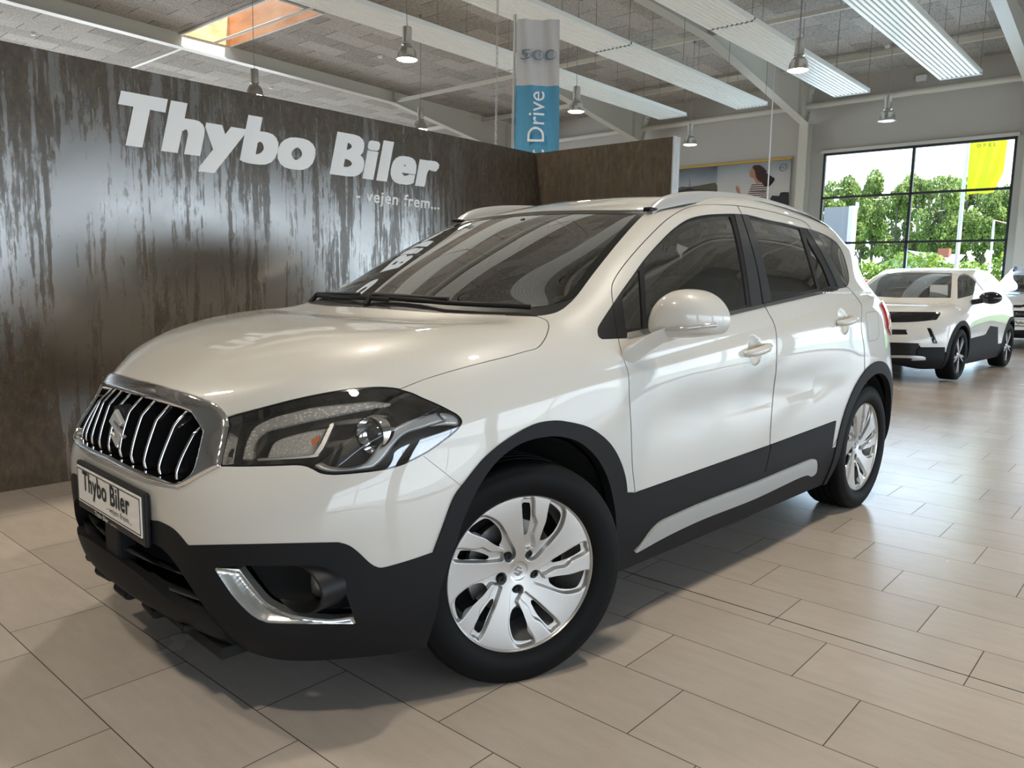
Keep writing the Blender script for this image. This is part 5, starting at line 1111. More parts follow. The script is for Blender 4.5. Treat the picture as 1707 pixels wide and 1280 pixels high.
m_dark2=mat('lamp_housing',(.030,.028,.028),.35); m_trimsilver=mat('brushed_trim',(.62,.62,.60),.22,.85); m_foglens=mat('fog_glass',(.10,.10,.10),.12,coat=1); m_projlens=mat('projector_glass',(.05,.055,.055),.04,coat=1,spec=1)
m_mesh=mat('honeycomb_plastic',(.012,.012,.012),.5)
_v=N(m_mesh,'ShaderNodeTexVoronoi',Scale=95.0,feature='DISTANCE_TO_EDGE'); _b=N(m_mesh,'ShaderNodeBump',Strength=.9,Distance=.006); L(m_mesh,_v.outputs[0],_b.inputs['Height']); L(m_mesh,_b.outputs[0],bsdf(m_mesh).inputs['Normal'])
def emit_wall(s,depth):
    s=weld(s); E_=boundary(s.F); ok=~((s.V[E_[:,0],1]<.002)&(s.V[E_[:,1],1]<.002)); E_=E_[ok]; out=[]
    for sy in (1,-1):
        bm=bmesh.new(); d={}
        for e in E_:
            for i in e:
                if i not in d:
                    v=s.V[i]; n=s.N[i]; a=bm.verts.new((v[0],sy*v[1],v[2])); b=bm.verts.new((v[0]-n[0]*depth,sy*(v[1]-n[1]*depth),v[2]-n[2]*depth)); d[i]=(a,b)
            a,b=d[e[0]],d[e[1]]; bm.faces.new([a[0],b[0],b[1],a[1]])
        out.append(obj('fog_lamp_recess',bm,m_black,None))
    return out
def outside_bits(car,dA,dB,rA,rB,tl):
    # tail lamps
    if tl is not None: emit('tail_light',tl,m_red,car,mirror=True,both=False,off=.012,flange=.02)
    # roof rails
    for sy in (1,-1):
        bm=bmesh.new(); pts=[(-.955,1.456),(-.985,1.478),(-1.03,1.502),(-1.10,1.523),(-1.20,1.541),(-1.32,1.555),(-1.5,1.568),(-1.7,1.574),(-1.9,1.570),(-2.1,1.560),(-2.3,1.545),(-2.5,1.523),(-2.66,1.500),(-2.76,1.478),(-2.82,1.455)]
        q=catmull([(a,b) for a,b in pts],False,4); top=[]
        yb=lambda x:.556+.020*math.sin(math.pi*min(1,max(0,(-x-.95)/1.9)))-.03*max(0,(-x-2.2))
        def zb(x): return float(np.interp(-x,[.95,1.0,1.15,1.29,1.42,1.6,1.8,2.05,2.35,2.62,2.85],[1.435,1.460,1.490,1.514,1.538,1.552,1.556,1.549,1.532,1.503,1.45]))
        rings=[]
        for x_,z_ in q:
            y_=yb(x_); b_=min(zb(x_)-.006,z_-.012); r=[(y_-.016,b_),(y_-.012,z_-.008),(y_-.004,z_),(y_+.006,z_-.002),(y_+.014,z_-.012),(y_+.018,b_)]
            rings.append([bm.verts.new((x_,sy*a,b)) for a,b in r])
        for a,b in zip(rings,rings[1:]):
            for i in range(5): bm.faces.new([a[i],a[i+1],b[i+1],b[i]])
        bm.faces.new(rings[0]); bm.faces.new(rings[-1]); bmesh.ops.recalc_face_normals(bm,faces=bm.faces)
        rl=obj('roof_rail',bm,m_railsilver,car,smooth=50)
        bm=bmesh.new(); box(bm,(-.965,sy*.556,1.452),(.06,.036,.016),bev=.006,rz=0); obj('rail_foot',bm,m_black,rl)
    # door handles: lever + shadowed cup is pressed into the door
    for par,sy,hx,hz,sl in ((dA,1,-1.262,.914,.09),(dB,-1,-1.262,.914,.09),(rA,1,-2.165,1.008,.09),(rB,-1,-2.165,1.008,.09)):
        bm=bmesh.new(); pts=[(hx+.088,.872,hz-.010),(hx+.080,.894,hz-.009),(hx+.05,.902,hz-.006),(hx,.906,hz),(hx-.05,.903,hz+.006),(hx-.082,.894,hz+.010),(hx-.09,.872,hz+.011)]
        tube(bm,[(a,sy*b,c) for a,b,c in pts],[.012,.0155,.017,.0175,.017,.015,.012],seg=14); obj('door_handle',bm,m_paint,par,smooth=60)
        if par is dA:
            bm=bmesh.new(); lathe(bm,[(0,.003),(.006,.003),(.0065,0)],'y',(hx-.098,.892,hz+.012),seg=16); obj('key_lock',bm,m_chrome,par)
    # mirrors
    Tf=Matrix.Translation((-.50,-.905,0))@Matrix.Rotation(math.radians(-62),4,'Z')@Matrix.Translation((.50,.905,0))   # the far mirror is folded in
    for par,sy in ((dA,1),(dB,-1)):
        # outline of the housing seen from ahead (y,z), inflated into a rounded shell
        prof=[(.842,.998),(.832,1.040),(.848,1.090),(.885,1.130),(.930,1.147),(.985,1.143),(1.035,1.120),(1.068,1.082),(1.076,1.045),(1.062,1.012),(1.020,.998),(.960,.990),(.900,.985)]
        prof=[(.871+(a-.832)*.835,b) for a,b in prof]; q=catmull(prof,True,4); cx_,cz_=.971,1.066; bm=bmesh.new(); rings=[]
        for f,dx in ((1.0,-.055),(1.012,-.03),(1.0,0),(.955,.030),(.86,.055),(.70,.075),(.48,.088),(.22,.095)):
            rings.append([bm.verts.new((-.535+dx-.40*((cx_+(a-cx_)*f)-.85),sy*(cx_+(a-cx_)*f),cz_+(b-cz_)*f+.004)) for a,b in q])
        for a,b in zip(rings,rings[1:]):
            for i in range(len(q)): bm.faces.new([a[i],a[(i+1)%len(q)],b[(i+1)%len(q)],b[i]])
        bm.faces.new(rings[-1]); bm.faces.new(rings[0]); bmesh.ops.recalc_face_normals(bm,faces=bm.faces)
        mh=obj('wing_mirror',bm,m_paint,par,smooth=50)
        if sy<0: mh.data.transform(Tf)
        bm=bmesh.new(); quad(bm,[(-.593-.40*((cx_+(a-cx_)*.9)-.85),sy*(cx_+(a-cx_)*.9),cz_+(b-cz_)*.9) for a,b in q]); bm.transform(Tf) if sy<0 else None; obj('mirror_glass',bm,m_chrome,mh)
        # repeater strip round the outer front
        bm=bmesh.new(); pts=[]
        for t in np.linspace(0,1,12):
            yy=.955+.118*t; zz=1.022+.020*t; dx=.092*math.sqrt(max(0,1-((yy-cx_)/(.108))**2*.93)) if yy>cx_ else .090
            pts.append((-.535+dx-.40*(yy-.85)-.003,sy*yy,zz))
        tube(bm,pts,[.002+.006*min(1,t*3) for t in np.linspace(0,1,12)],seg=8); bm.transform(Tf) if sy<0 else None; obj('repeater_lamp',bm,m_lensstrip,mh,smooth=60)
        # arm
        bm=bmesh.new(); rings=[]
        for (cx2,cy2,cz2,rx,rz_) in ((-.435,.860,.938,.040,.034),(-.445,.878,.950,.038,.032),(-.470,.900,.975,.038,.026),(-.500,.925,.998,.046,.020),(-.53,.95,1.010,.05,.02)):
            rings.append([bm.verts.new((cx2+rx*math.cos(a),sy*(cy2+.012*math.sin(a)),cz2+(rz_)*math.sin(a)+.25*rx*math.cos(a))) for a in np.linspace(0,2*math.pi,20,endpoint=False)])
        for a,b in zip(rings,rings[1:]):
            for i in range(20): bm.faces.new([a[i],a[(i+1)%20],b[(i+1)%20],b[i]])
        bm.faces.new(rings[0]); bm.faces.new(rings[-1]); bmesh.ops.recalc_face_normals(bm,faces=bm.faces); obj('mirror_arm',bm,m_paint,mh,smooth=60)
    # wipers, cowl, sticker, antenna
    for pts,nm in () and (([(-.02,.34,1.062),(-.055,.16,1.085),(-.06,-.10,1.092),(-.055,-.34,1.085)],'wiper'),([(-.04,-.30,1.062),(-.085,-.42,1.085),(-.13,-.55,1.088)],'wiper')):
        bm=bmesh.new(); tube(bm,pts,.011,seg=6,rz=.007); wq=obj(nm,bm,m_black,car,smooth=50)
        bm=bmesh.new(); p0=Vector(pts[0]); tube(bm,[p0+V(.02,.30,-.012),p0+V(0,.05,-.002),p0,p0+V(-.02,-.06,.010)],.009,seg=6); obj('wiper_blade',bm,m_rubber,wq)
    bm=bmesh.new(); o=[on(x_,y_,'y',.60) for x_,y_ in ((921,502),(926,494),(945,491.5),(941,500))]; quad(bm,[tuple(p) for p in o]); obj('windshield_sticker',bm,m_sticker,car)
    bm=bmesh.new(); tube(bm,[(-2.75,0,1.49),(-2.80,0,1.56),(-2.86,0,1.64)],[.005,.004,.002],seg=6); lathe(bm,[(.02,0),(.012,.02),(0,.03)],'z',(-2.74,0,1.485),seg=12); obj('roof_antenna',bm,m_black,car)
m_railsilver=mat('rail_silver',(.58,.58,.58),.3,.45,coat=.6); m_lensstrip=mat('clear_repeater',(.50,.48,.46),.12,.3,coat=1); m_sticker=mat('sticker',(.42,.46,.40),.5)
def interior(car):
    it=m_int
    bm=bmesh.new(); # dashboard as a swept profile
    prof=[(-.30,1.00),(-.55,1.015),(-.68,.99),(-.74,.93),(-.74,.80),(-.70,.62),(-.55,.55),(-.28,.60)]
    a=[bm.verts.new((x,.68,z)) for x,z in prof]; b=[bm.verts.new((x,-.68,z)) for x,z in prof]
    for i in range(len(prof)): bm.faces.new([a[i],a[(i+1)%8],b[(i+1)%8],b[i]])
    bm.faces.new(a); bm.faces.new(b[::-1]); bmesh.ops.recalc_face_normals(bm,faces=bm.faces); obj('dashboard',bm,it,car,smooth=35)
    bm=bmesh.new(); T=Matrix.Translation((-.86,.37,.93))@Matrix.Rotation(math.radians(-68),4,'Y')
    pts=[T@V(.185*math.cos(t),.185*math.sin(t),0) for t in np.linspace(0,2*math.pi,36,endpoint=False)]; tube(bm,pts,.015,seg=8,closed=True)
    for t in (0,math.pi/2*1.9,math.pi,):
        tube(bm,[T@V(0,0,-.02),T@V(.18*math.cos(t),.18*math.sin(t),0)],.014,seg=6)
    lathe(bm,[(0,.01),(.05,.005),(.06,-.02),(.02,-.1)],mtx=T,seg=20); obj('steering_wheel',bm,it,car,smooth=50)
    def seat(x,y,w,back=.60,name='seat'):
        s=bpy.data.objects.new(name,None); COL.objects.link(s); s.parent=car; s.location=(x,y,.30)
        bm=bmesh.new(); box(bm,(0,0,.16),(.50,w,.15),bev=.05,seg=4); obj('seat_cushion',bm,m_seat,s,smooth=60)
        bm=bmesh.new(); T=Matrix.Translation((-.30,0,.45))@Matrix.Rotation(math.radians(-18),4,'Y'); box(bm,None,(.13,w,back),mtx=T,bev=.05,seg=4); obj('seat_back',bm,m_seat,s,smooth=60)
        hs=(0,) if w<.8 else (-.38,0,.38)
        for hy in hs:
            bm=bmesh.new(); T=Matrix.Translation((-.43,hy,.82))@Matrix.Rotation(math.radians(-12),4,'Y'); box(bm,None,(.10,.26,.17),mtx=T,bev=.045,seg=4); obj('headrest',bm,m_seat,s,smooth=60)
    seat(-1.15,.36,.50); seat(-1.15,-.36,.50); seat(-2.05,0,1.25,.56,'rear_bench')
    bm=bmesh.new(); box(bm,(-.86,.0,1.375),(.03,.24,.07),bev=.02,seg=3); tube(bm,[(-.86,0,1.38),(-.83,0,1.43)],.01); obj('rear_view_mirror',bm,m_gloss,car,smooth=50)
    # door cards, parcel area, roof lining
    bm=bmesh.new()
    for sy in (1,-1): quad(bm,[(-.35,sy*.80,.30),(-2.9,sy*.79,.30),(-2.9,sy*.72,1.10),(-2.1,sy*.775,1.08),(-.5,sy*.765,.97)])
    quad(bm,[(-2.55,.74,.95),(-2.55,-.74,.95),(-3.0,-.6,.95),(-3.0,.6,.95)]); obj('door_card',bm,it,car)
# ================= CARS FARTHER BACK
def wheel_simple(car,loc,side,m_r):
    w=bpy.data.objects.new('wheel',None); COL.objects.link(w); w.parent=car; w.location=loc
    if side<0: w.scale=(1,-1,1)
    bm=bmesh.new(); lathe(bm,[(.235,.0),(.262,.012),(.30,.012),(.325,-.005),(.336,-.03),(.336,-.17),(.325,-.20),(.24,-.20)],'y',seg=48)
    for v in bm.verts:
        if v.co.z<-.328: v.co.z=-.328
    obj('tyre',bm,m_tyre,w,smooth=40)
    bm=bmesh.new(); lathe(bm,[(.236,.0),(.238,-.01),(.225,-.02),(.215,-.08),(.215,-.18)],'y',seg=48); lathe(bm,[(0,-.10),(.21,-.10)],'y',seg=24); obj('rim',bm,m_dark,w,smooth=40)
    bm=bmesh.new()
    for k in range(5):
        for d in (-.16,.16):
            a=2*math.pi*k/5+.3; T=Matrix.Rotation(a,4,'Y')@Matrix.Translation((.03,0,0))@Matrix.Rotation(d,4,'Y')@Matrix.Translation((.11,-.014,0)); box(bm,None,(.215,.020,.026),mtx=T)
    lathe(bm,[(0,-.004),(.035,-.006),(.05,-.02)],'y',seg=20); obj('spokes',bm,m_r,w); return w
m_paintw=mat('car_paint_cream_white',(.68,.655,.61),.35,coat=1,coatr=.02); m_spoke=mat('machined_spoke',(.55,.55,.56),.3,.85); m_paper=mat('printed_sheet',(.62,.64,.62),.6); m_glassd=glassmat('dark_car_glass',(.42,.45,.43))
def bgcar(origin,yaw,scale,label,flip=False,paint=None,cuts=(),lev=4,wheels=True,ride=.0,extra=None):
    """crossover body placed in the hall; outlines traced on it from the photograph"""
    global XF
    c=empty('car',origin,yaw,label=label,cat='car'); paint=paint or m_paintw
    Mw=Matrix.Translation(origin)@Matrix.Rotation(yaw,4,'Z'); Ms=np.array(Mw); F_=np.diag([1,-1 if flip else 1,1,1.]); XF=Ms@F_
    s=body_surface(lev); s=s.sub(s.V[s.F][:,:,1].mean(1)>0); s.V=s.V*np.array(scale)
    n=vnormals(s); s.N=n*np.sign((n*s.N).sum(1,keepdims=True))
    wb=-2.6*scale[0]; ra=.372
    for xc in (0,wb):
        t=np.linspace(0,2*np.pi,48,endpoint=False); arch=np.stack([xc+ra*np.cos(t),.335+ra*np.sin(t)],1)
        _,s=carve(s,arch,[1],space='xz'); _,s=carve(s,np.array([(xc-ra,0),(xc+ra,0),(xc+ra,.335),(xc-ra,.335)]),[1],space='xz')
    shell=s.copy()
    for xc in (0,wb):
        t=np.linspace(0,2*np.pi,48,endpoint=False); arch=np.stack([xc+(ra+.06)*np.cos(t),.335+(ra+.06)*np.sin(t)],1)
        a,s=carve(s,arch,[1],space='xz')
        emit('wheel_arch_trim',a,m_blackt,c,mirror=True,both=False,off=.008,flange=.03)
    parts={}
    for nm,poly,tags,space,m,kw in cuts:
        clip=kw.pop('clip',None) if 'clip' in kw else None
        p,s=carve(s,poly,tags,clip,space=space)
        if p is not None and len(p.F):
            for pc in comps(p,4e-3): emit(nm,pc,m,c,mirror=True,**kw)
    low,s=split(s,np.where(np.isin(np.arange(len(s.V)),np.unique(s.F[s.T==1])),s.V[:,2]-.385,9.))
    for pc in comps(low,4e-3): emit('lower_cladding',pc,m_blackt,c,mirror=True,off=.003)
    emit('body',s,paint,c,mirror=True,flange=.012)
    _,sh=carve(shell,np.array([(-.3*scale[0],1.02),(-3.1,1.02),(-3.1,1.7),(.2,1.7),(.2,1.02)]),None,space='xz'); emit('inner_shell',sh,m_dark,c,mirror=True,off=-.02,flange=0)
    for x,y,sd in ((0,.87*scale[1],1),(0,-.87*scale[1],-1),(wb,.87*scale[1],1),(wb,-.87*scale[1],-1)): wheel_simple(c,(x,y-.0*sd,.336),sd,m_spoke)
    bm=bmesh.new(); box(bm,(-1.25*scale[0],0,.25),(3.4*scale[0],.9,.08)); box(bm,(-.35,0,.93),(.35,1.30,.12),bev=.03); box(bm,(-1.3,0,.6),(2.0,1.5,.1))
    for x in (-1.25,-2.1):
        for y in (.36,-.36): box(bm,(x*scale[0],y,.90),(.16,.46,.55),bev=.05); box(bm,(x*scale[0]-.05,y,1.22),(.10,.26,.14),bev=.04)
    obj('interior',bm,m_int,c)
    if extra: extra(c,Mw.inverted())
    XF=None; return c
def k5(pts,**k): return cr(1430,430,6.094,pts,**k)
# -- crossover behind the main car
sc=(.982,.99,.93); org=R(-9.52,-.84,0); yaw=ROT_U-.05
Lw=lambda v:-v[:,0]-3.2
def mk_extra(c,Mi):
    def loc(px,py,X):  # pixel onto the car's local plane x=X
        n=Mi.to_3x3().transposed()@V(1,0,0); d=(Mi.inverted()@V(X,0,0)).dot(n); return Mi@Vector(on(px,py,n,d))
    for (pts,nm) in (([(735,270),(915,275),(912,392),(728,388)],'price_sheet'),([(222,338),(458,336),(432,398),(240,396)],'info_sheet')):
        X0=-.37
        bm=bmesh.new(); q=[loc(1430+x/6.094,430+y/6.094,X0) for x,y in pts]; quad(bm,q); obj(nm,bm,m_paper,c,label='white sheet behind the windshield')
    for sy in (1,-1):
        bm=bmesh.new(); T=Matrix.Translation((-.66,sy*1.00,1.055))@Matrix.Diagonal((.10,.135,.082,1)); bmesh.ops.create_uvsphere(bm,u_segments=20,v_segments=12,radius=1,matrix=T); tube(bm,[(-.60,sy*.80,.99),(-.63,sy*.92,1.02)],.035,seg=8); obj('wing_mirror',bm,m_gloss,c,smooth=80)
bgcar(org,yaw,sc,'cream white crossover with a black lamp band and black mirrors, directly behind the main car',cuts=[
 ('windshield',k5([(60,152,C),(180,148),(560,143),(958,152,C),(945,405,C),(560,402),(100,402,C),(0,402,C)]),[2,3,4,5],'px',m_glassd,dict(off=-.004,flange=0)),
 ('side_window',k5([(1012,215,C),(1030,178),(1060,158),(1090,158),(1150,190),(1225,262),(1278,330,C),(1180,372),(1012,415,C)]),[1,3,4,5],'px',m_glassd,dict(off=-.006,flange=0,both=False)),
 ('headlight_band',k5([(-150,543,C),(830,550,C),(838,570),(800,628,C),(500,652),(-150,658,C)]),[1,2],'px',m_gloss,dict(off=.002,clip=lambda v:-v[:,0]+.25)),
 ('upper_slot',k5([(-150,722,C),(470,725),(490,735),(508,778,C),(-150,778,C)]),[1],'px',m_black,dict(off=-.01,clip=lambda v:-v[:,0]+.4)),
 ('lower_grille',k5([(-150,843,C),(585,865),(615,875),(642,905,C),(600,940),(610,990,C),(-150,985,C)]),[1],'px',m_black,dict(off=-.015,clip=lambda v:-v[:,0]+.4)),
 ('fog_slot',k5([(700,708,C),(742,715),(770,770),(812,868,C),(762,868,C),(730,780)]),[1],'px',m_gloss,dict(off=-.01,both=False)),
 ('skid_plate',k5([(-150,985,C),(600,993),(692,1036,C),(545,1040),(500,1015),(-150,1010,C)]),[1],'px',m_satin,dict(off=.006,clip=lambda v:-v[:,0]+.4)),
 ('bumper_cladding',k5([(-150,900,C),(642,906),(884,905,C),(884,1100,C),(-150,1100,C)]),[1],'px',m_blackt,dict(off=.003,clip=lambda v:-v[:,0]+.40)),
 ('sill_cladding',k5([(1050,850,C),(1190,805),(1290,778),(1320,735),(1345,690,C),(1420,700,C),(1420,930,C),(1040,1000,C)]),[1],'px',m_blackt,dict(off=.006,both=False)),
 ],extra=mk_extra)
# -- white car with the wide black grille at the right edge
def c3_extra(c,Mi):
    bm=bmesh.new(); box(bm,(.895,0,.53),(.02,.53,.13),bev=.005); h=obj('plate_holder',bm,m_black,c)
    bm=bmesh.new(); box(bm,(.907,0,.535),(.004,.50,.11)); pl_=obj('number_plate',bm,m_plate,h)
    bm=bmesh.new(); text_bm(bm,'Thybo Biler',.085,face_T((.910,-.215,.505),'x'),.001,bold=.002,sx=.82); obj('plate_lettering',bm,m_ink,pl_)
    for sy in (1,-1):
        bm=bmesh.new(); T=Matrix.Translation((-.60,sy*1.03,1.13))@Matrix.Diagonal((.10,.13,.09,1)); bmesh.ops.create_uvsphere(bm,u_segments=20,v_segments=12,radius=1,matrix=T); tube(bm,[(-.55,sy*.84,1.07),(-.58,sy*.95,1.10)],.035,seg=8); obj('wing_mirror',bm,m_gloss,c,smooth=80)
    for sy in (1,-1):
        bm=bmesh.new(); tube(bm,[(-1.05,sy*.56,1.58),(-1.2,sy*.57,1.65),(-2.5,sy*.56,1.66),(-2.7,sy*.55,1.60)],.02,seg=8); obj('roof_rail',bm,m_black,c,smooth=60)
fm=lambda v:-v[:,0]+.35
bgcar(R(-17.05,-.22,0),ROT_U+.02,(1.03,1.04,1.07),'white car with wide black grille, behind the cream white crossover, cut by the photo edge',flip=True,paint=mat('car_paint_white_far',(.78,.77,.75),.35,coat=1),cuts=[
 ('windshield',k5([(1385,362,C),(1440,290),(1530,180,C),(1600,172),(2100,172,C),(2100,372,C),(1600,372)]),[2,3,4,5],'px',m_glassd,dict(off=-.004,flange=0)),
 ('side_window',np.array([(-.55,1.13),(-2.95,1.30),(-2.7,1.48),(-1.6,1.52),(-1.15,1.45)]),[1,4],'xz',m_glassd,dict(off=-.006,flange=0,both=False)),
 ('badge_band',k5([(1300,470,C),(1640,478),(1690,468,C),(2100,468,C),(2100,498,C),(1690,498),(1640,505),(1300,492,C)]),[1,2],'px',m_black,dict(off=.004,clip=fm)),
 ('grille',k5([(1300,532,C),(2100,540,C),(2100,612,C),(1430,600),(1300,598,C)]),[1],'px',m_gloss,dict(off=.002,clip=fm)),
 ('lower_slot',k5([(1482,630,C),(2100,636,C),(2100,660,C),(1482,652,C)]),[1],'px',m_black,dict(off=.002,clip=fm)),
 ('bumper_cladding',k5([(1200,735,C),(2100,728,C),(2100,1000,C),(1200,1000,C)]),[1],'px',m_blackt,dict(off=.004,clip=fm)),
 ],extra=c3_extra)
# ================= OUTSIDE, seen through the glazing
bm=bmesh.new(); rquad(bm,[(UF-.02,-120,-.06),(-30,-120,-.06),(-30,60,-.06),(UF-.02,60,-.06)]); rquad(bm,[(UF,WR+.02,-.06),(UF,60,-.06),(60,60,-.06),(60,WR+.02,-.06)]); S_('ground_tarmac',bm,m_outside)
m_grass=mat('grass',(.10,.20,.04),.95)
bm=bmesh.new(); rquad(bm,[(-30,-140,-.05),(-160,-140,-.05),(-160,80,-.05),(-30,80,-.05)]); obj('lawn',bm,m_grass,None,kind='structure')
def leafmat(name,a,b):
    m=mat(name,a,.6,spec=.3); oi=N(m,'ShaderNodeTexNoise',Scale=1.3,Detail=3.0); g=N(m,'ShaderNodeNewGeometry'); L(m,g.outputs['Position'],oi.inputs['Vector']); w=N(m,'ShaderNodeTexWhiteNoise'); L(m,g.outputs['Random Per Island'],w.inputs['Vector'])
    t=math_(m,'ADD',math_(m,'MULTIPLY',oi.outputs[0],.6),math_(m,'MULTIPLY',g.outputs['Random Per Island'],.4)); L(m,ramp(m,t,[(.3,a),(.7,b)]),bsdf(m).inputs['Base Color']); 
    tr=m.node_tree.nodes.new('ShaderNodeBsdfTranslucent'); L(m,ramp(m,t,[(.3,a),(.7,b)]),tr.inputs[0]); mx=m.node_tree.nodes.new('ShaderNodeMixShader'); mx.inputs[0].default_value=.4; o=m.node_tree.nodes['Material Output']; L(m,bsdf(m).outputs[0],mx.inputs[1]); L(m,tr.outputs[0],mx.inputs[2]); L(m,mx.outputs[0],o.inputs[0]); return m
m_leaf=leafmat('tree_leaves',(.08,.14,.035),(.42,.52,.16)); m_leaf2=leafmat('hedge_leaves',(.16,.28,.04),(.42,.50,.10)); m_bark=mat('bark',(.10,.085,.07),.9)
def leaves(bm,c,r,n,size,rs):
    """leaf cards gathered in clumps on a lumpy crown"""
    cl=[]
    for _ in range(22):
        d=rs.normal(size=3); d/=np.linalg.norm(d); cl.append((np.array(c)+d*np.array(r)*rs.uniform(.45,.92),rs.uniform(.25,.42)*min(r)))
    for i in range(n):
        b,rr=cl[rs.randint(len(cl))]; d=rs.normal(size=3); d/=np.linalg.norm(d)+1e-9; p=b+d*rr*rs.uniform(.75,1.1)
        if p[2]<.3: continue
        a=rs.normal(size=3); a/=np.linalg.norm(a); t=np.cross(a,rs.normal(size=3)); t/=np.linalg.norm(t)+1e-9; s=size*rs.uniform(.6,1.3); bq=np.cross(a,t)
        vs=[bm.verts.new(p+t*s),bm.verts.new(p+bq*s*.6),bm.verts.new(p-t*s),bm.verts.new(p-bq*s*.6)]; bm.faces.new(vs)
rs=np.random.RandomState(3); protos=[]
for k in range(3):
    bm=bmesh.new(); h=9.2+.6*k; leaves(bm,(0,0,h*.62),(1.75,1.75,h*.40),7500,.135,rs); me=bpy.data.meshes.new('crown'); bm.to_mesh(me); bm.free(); me.materials.append(m_leaf)
    bm=bmesh.new(); tube(bm,[(0,0,0),(.1,0,h*.3),(0,.1,h*.6),(.1,.1,h*.85)],[.17,.14,.10,.05],seg=7)
    for q in range(7):
        a=rs.uniform(0,6.28); z0=h*rs.uniform(.28,.6); tube(bm,[(.05,0,z0),(.7*math.cos(a),.7*math.sin(a),z0+.9),(1.3*math.cos(a),1.3*math.sin(a),z0+2.2)],[.07,.05,.02],seg=5)
    mt=bpy.data.meshes.new('trunk'); bm.to_mesh(mt); bm.free(); mt.materials.append(m_bark); protos.append((me,mt))
ti=0
tp_=[(1352,292,-52),(1428,276,-52),(1502,284,-52),(1578,272,-52),(1652,297,-52),(1728,292,-52),(1390,284,-59),(1464,268,-59),(1540,270,-59),(1618,276,-59),(1690,292,-59),(1300,300,-66),(1370,296,-66),(1446,286,-66),(1522,290,-66),(1596,290,-66),(1670,300,-66)]
for i,(px_,py_,ud) in enumerate(tp_):
    q=on(px_,py_,UB,ud); qq=(q@UA); me,mt=protos[i%3]; h=9.2+.6*(i%3)
    t=empty('tree',R(ud,qq,0),rz=i*1.3,label='leafy green tree in the row behind the hedge',cat='tree',group='row of trees beyond the hedge'); sz=q[2]/(h*1.0)
    t.scale=(sz*.74,sz*.74,sz)
    a=bpy.data.objects.new('crown',me); COL.objects.link(a); a.parent=t; b=bpy.data.objects.new('trunk',mt); COL.objects.link(b); b.parent=t
bm=bmesh.new(); 
for i in range(15000):
    w=rs.uniform(-16,3); p=np.array(R(-33+rs.uniform(-.5,.5),w,0)); p[2]=rs.uniform(.2,2.35)+.22*math.sin(w*1.7)+.12*math.sin(w*5.1); a=rs.normal(size=3); a/=np.linalg.norm(a); t=np.cross(a,rs.normal(size=3)); t/=np.linalg.norm(t); bq=np.cross(a,t); s=rs.uniform(.05,.12)
    bm.faces.new([bm.verts.new(p+t*s),bm.verts.new(p+bq*s*.7),bm.verts.new(p-t*s),bm.verts.new(p-bq*s*.7)])
obj('hedge',bm,m_leaf2,None,label='long bright green clipped hedge across the view outside the window',cat='hedge')
# house beyond the hedge
hu=-40.; hl=on(1468,440,UB,hu)@UA; hr=on(1585,437,UB,hu)@UA; ap=on(1512,421,UB,hu); hz=on(1470,438,UB,hu)[2]
hh=empty('house',R(hu,(hl+hr)/2,0),label='small pale house with a grey pitched roof behind the hedge',cat='house')
bm=bmesh.new(); wa=ap@UA; hw=wa-hl
quad(bm,[R(hu,hl,0),R(hu,wa+hw,0),R(hu,wa+hw,hz),R(hu,hl,hz)]); bm.faces.new([bm.verts.new(R(hu,hl,hz)),bm.verts.new(R(hu,wa+hw,hz)),bm.verts.new(R(hu,wa,ap[2]))]); rbox(bm,hu-4,wa,hz/2,7.9,hw*2,hz); part('wall',bm,mat('house_wall',(.55,.62,.66),.8),hh)
bm=bmesh.new()
for s_ in (-1,1): quad(bm,[R(hu+.3,wa+s_*(hw+.25),hz-.12),R(hu+.3,wa,ap[2]+.12),R(hu-8,wa,ap[2]+.12),R(hu-8,wa+s_*(hw+.25),hz-.12)])
quad(bm,[R(hu-1,wa+hw,hz),R(hu-1,hr,hz-.1),R(hu-3,hr,ap[2]),R(hu-3,wa,ap[2]+.1)]); part('roof',bm,mat('house_roof',(.30,.30,.31),.8),hh)
bm=bmesh.new(); q=on(1553,421,UB,hu); rbox(bm,hu-2.5,q@UA,q[2]-.1,.5,.5,.8); part('chimney',bm,mat('house_brick',(.35,.13,.08),.9),hh)
# pylon sign, flag pole, small mast with bunting rope
q=on(1377,347,UB,-30); q2=on(1426,347,UB,-30); bm=bmesh.new(); pyl=empty('sign_pylon',R(-30,(q@UA+q2@UA)/2,0),label='tall plain grey pylon with white right edge outside, left part of the window',cat='sign')
rbox(bm,-30,(q@UA+q2@UA)/2-.06,q[2]/2,.5,(q2@UA-q@UA)-.18,q[2]); part('pylon_face',bm,mat('pylon_grey',(.33,.34,.34),.6),pyl); bm=bmesh.new(); rbox(bm,-30,q2@UA-.08,q[2]/2,.52,.16,q[2]+.04); part('pylon_edge',bm,m_white,pyl)
q=on(1600,380,UB,-28); fl=empty('flagpole',R(-28,q@UA,0),label='white pole flying a yellow OPEL flag outside the window',cat='flag'); wp=q@UA
bm=bmesh.new(); tube(bm,[R(-28,wp,0),R(-28,wp,8.2)],[.075,.05],seg=10); part('pole',bm,m_white,fl,smooth=60)
bm=bmesh.new(); za=on(1645,236,UB,-28)[2]+.6; zb4=on(1640,322,UB,-28)[2]; nw=12; nh=14; g=[[bm.verts.new(R(-28+.10*math.sin(i*.9+j*.25),wp+.10+i/nw*(1.02-.22*max(0,(j-10)/4)),za+(zb4-za)*j/nh)) for i in range(nw+1)] for j in range(nh+1)]
for j in range(nh):
    for i in range(nw): bm.faces.new([g[j][i],g[j][i+1],g[j+1][i+1],g[j+1][i]])
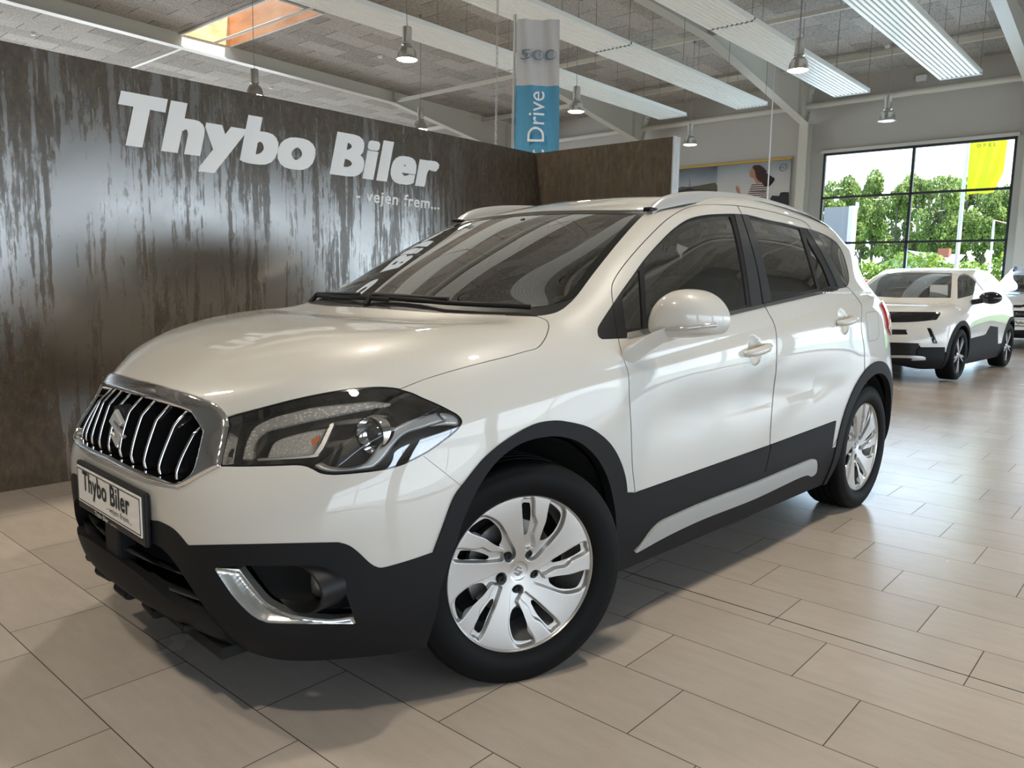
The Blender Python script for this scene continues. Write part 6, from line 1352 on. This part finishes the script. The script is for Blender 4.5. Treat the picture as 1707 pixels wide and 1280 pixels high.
m_yel=mat('yellow_flag',(.72,.74,.03),.8,emit=None); _t=m_yel.node_tree.nodes.new('ShaderNodeBsdfTranslucent'); _t.inputs[0].default_value=(.85,.85,.03,1); _m=m_yel.node_tree.nodes.new('ShaderNodeMixShader'); L(m_yel,bsdf(m_yel).outputs[0],_m.inputs[1]); L(m_yel,_t.outputs[0],_m.inputs[2]); L(m_yel,_m.outputs[0],m_yel.node_tree.nodes['Material Output'].inputs[0])
part('flag_cloth',bm,m_yel,fl,smooth=80)
bm=bmesh.new(); zt5=on(1640,246,UB,-28)[2]; Tm=Matrix.Translation(R(-27.86,wp+.30,zt5))@Matrix(((UA[0],0,UB[0]),(UA[1],0,UB[1]),(0,1,0))).to_4x4(); text_bm(bm,'OPEL',.15,Tm,.01,bold=.001,track=1.9); part('flag_lettering',bm,mat('flag_ink',(.12,.15,.03),.8),fl)
q=on(1654,400,UB,-30); qt=on(1657,367,UB,-30); bm=bmesh.new(); wm_=q@UA; ms=empty('rope_mast',R(-30,wm_,0),label='thin white mast with a red and white rope, right part of the window',cat='mast'); tube(bm,[R(-30,wm_,0),R(-30,wm_,qt[2])],.04,seg=8); part('mast',bm,m_white,ms)
bm=bmesh.new(); tube(bm,[R(-30,wm_+t*3.0,qt[2]-.55*math.sin(min(1,t*1.1)*1.6)+.35*t*t) for t in np.linspace(0,1,12)],.025,seg=6); part('rope',bm,mat('rope_pink',(.75,.45,.42),.7),ms)
# cars parked outside
for (u,w,colr,lab) in ((-26.0,-4.4,(.42,.02,.03),'red car parked outside the window beside the right-hand pillar'),(-26.0,.9,(.62,.62,.64),'light silver car parked outside, in front of the hedge at the far right')):
    c=empty('car',R(u,w,-.05),ROT_U+1.45,label=lab,cat='car'); s=body_surface(3); s=s.sub(s.V[s.F][:,:,1].mean(1)>0); s.V=s.V*np.array([1,1,.93])
    _,s=split(s,-(s.V[:,2]-.20)*-1)if False else (None,s)
    for xc in (0,-2.6):
        t=np.linspace(0,2*np.pi,32,endpoint=False); _,s=carve(s,np.stack([xc+.36*np.cos(t),.32+.36*np.sin(t)],1),[1],space='xz')
    g,s=carve(s,np.array([(-.45,1.03),(-2.95,1.10),(-2.7,1.30),(-1.6,1.38),(-.95,1.30)]),[1,4],space='xz'); emit('side_window',g,m_glassd,c,mirror=True,both=False,flange=0)
    ws5=s.sub(s.T==3); s=s.sub(s.T!=3); emit('windshield',ws5,m_glassd,c,mirror=True,flange=0); emit('body',s,mat('paint',colr,.3,coat=1),c,mirror=True,flange=0)
    for x in (0,-2.6):
        for sd in (1,-1): wheel_simple(c,(x,.85*sd,.33),sd,m_spoke)
main_car()
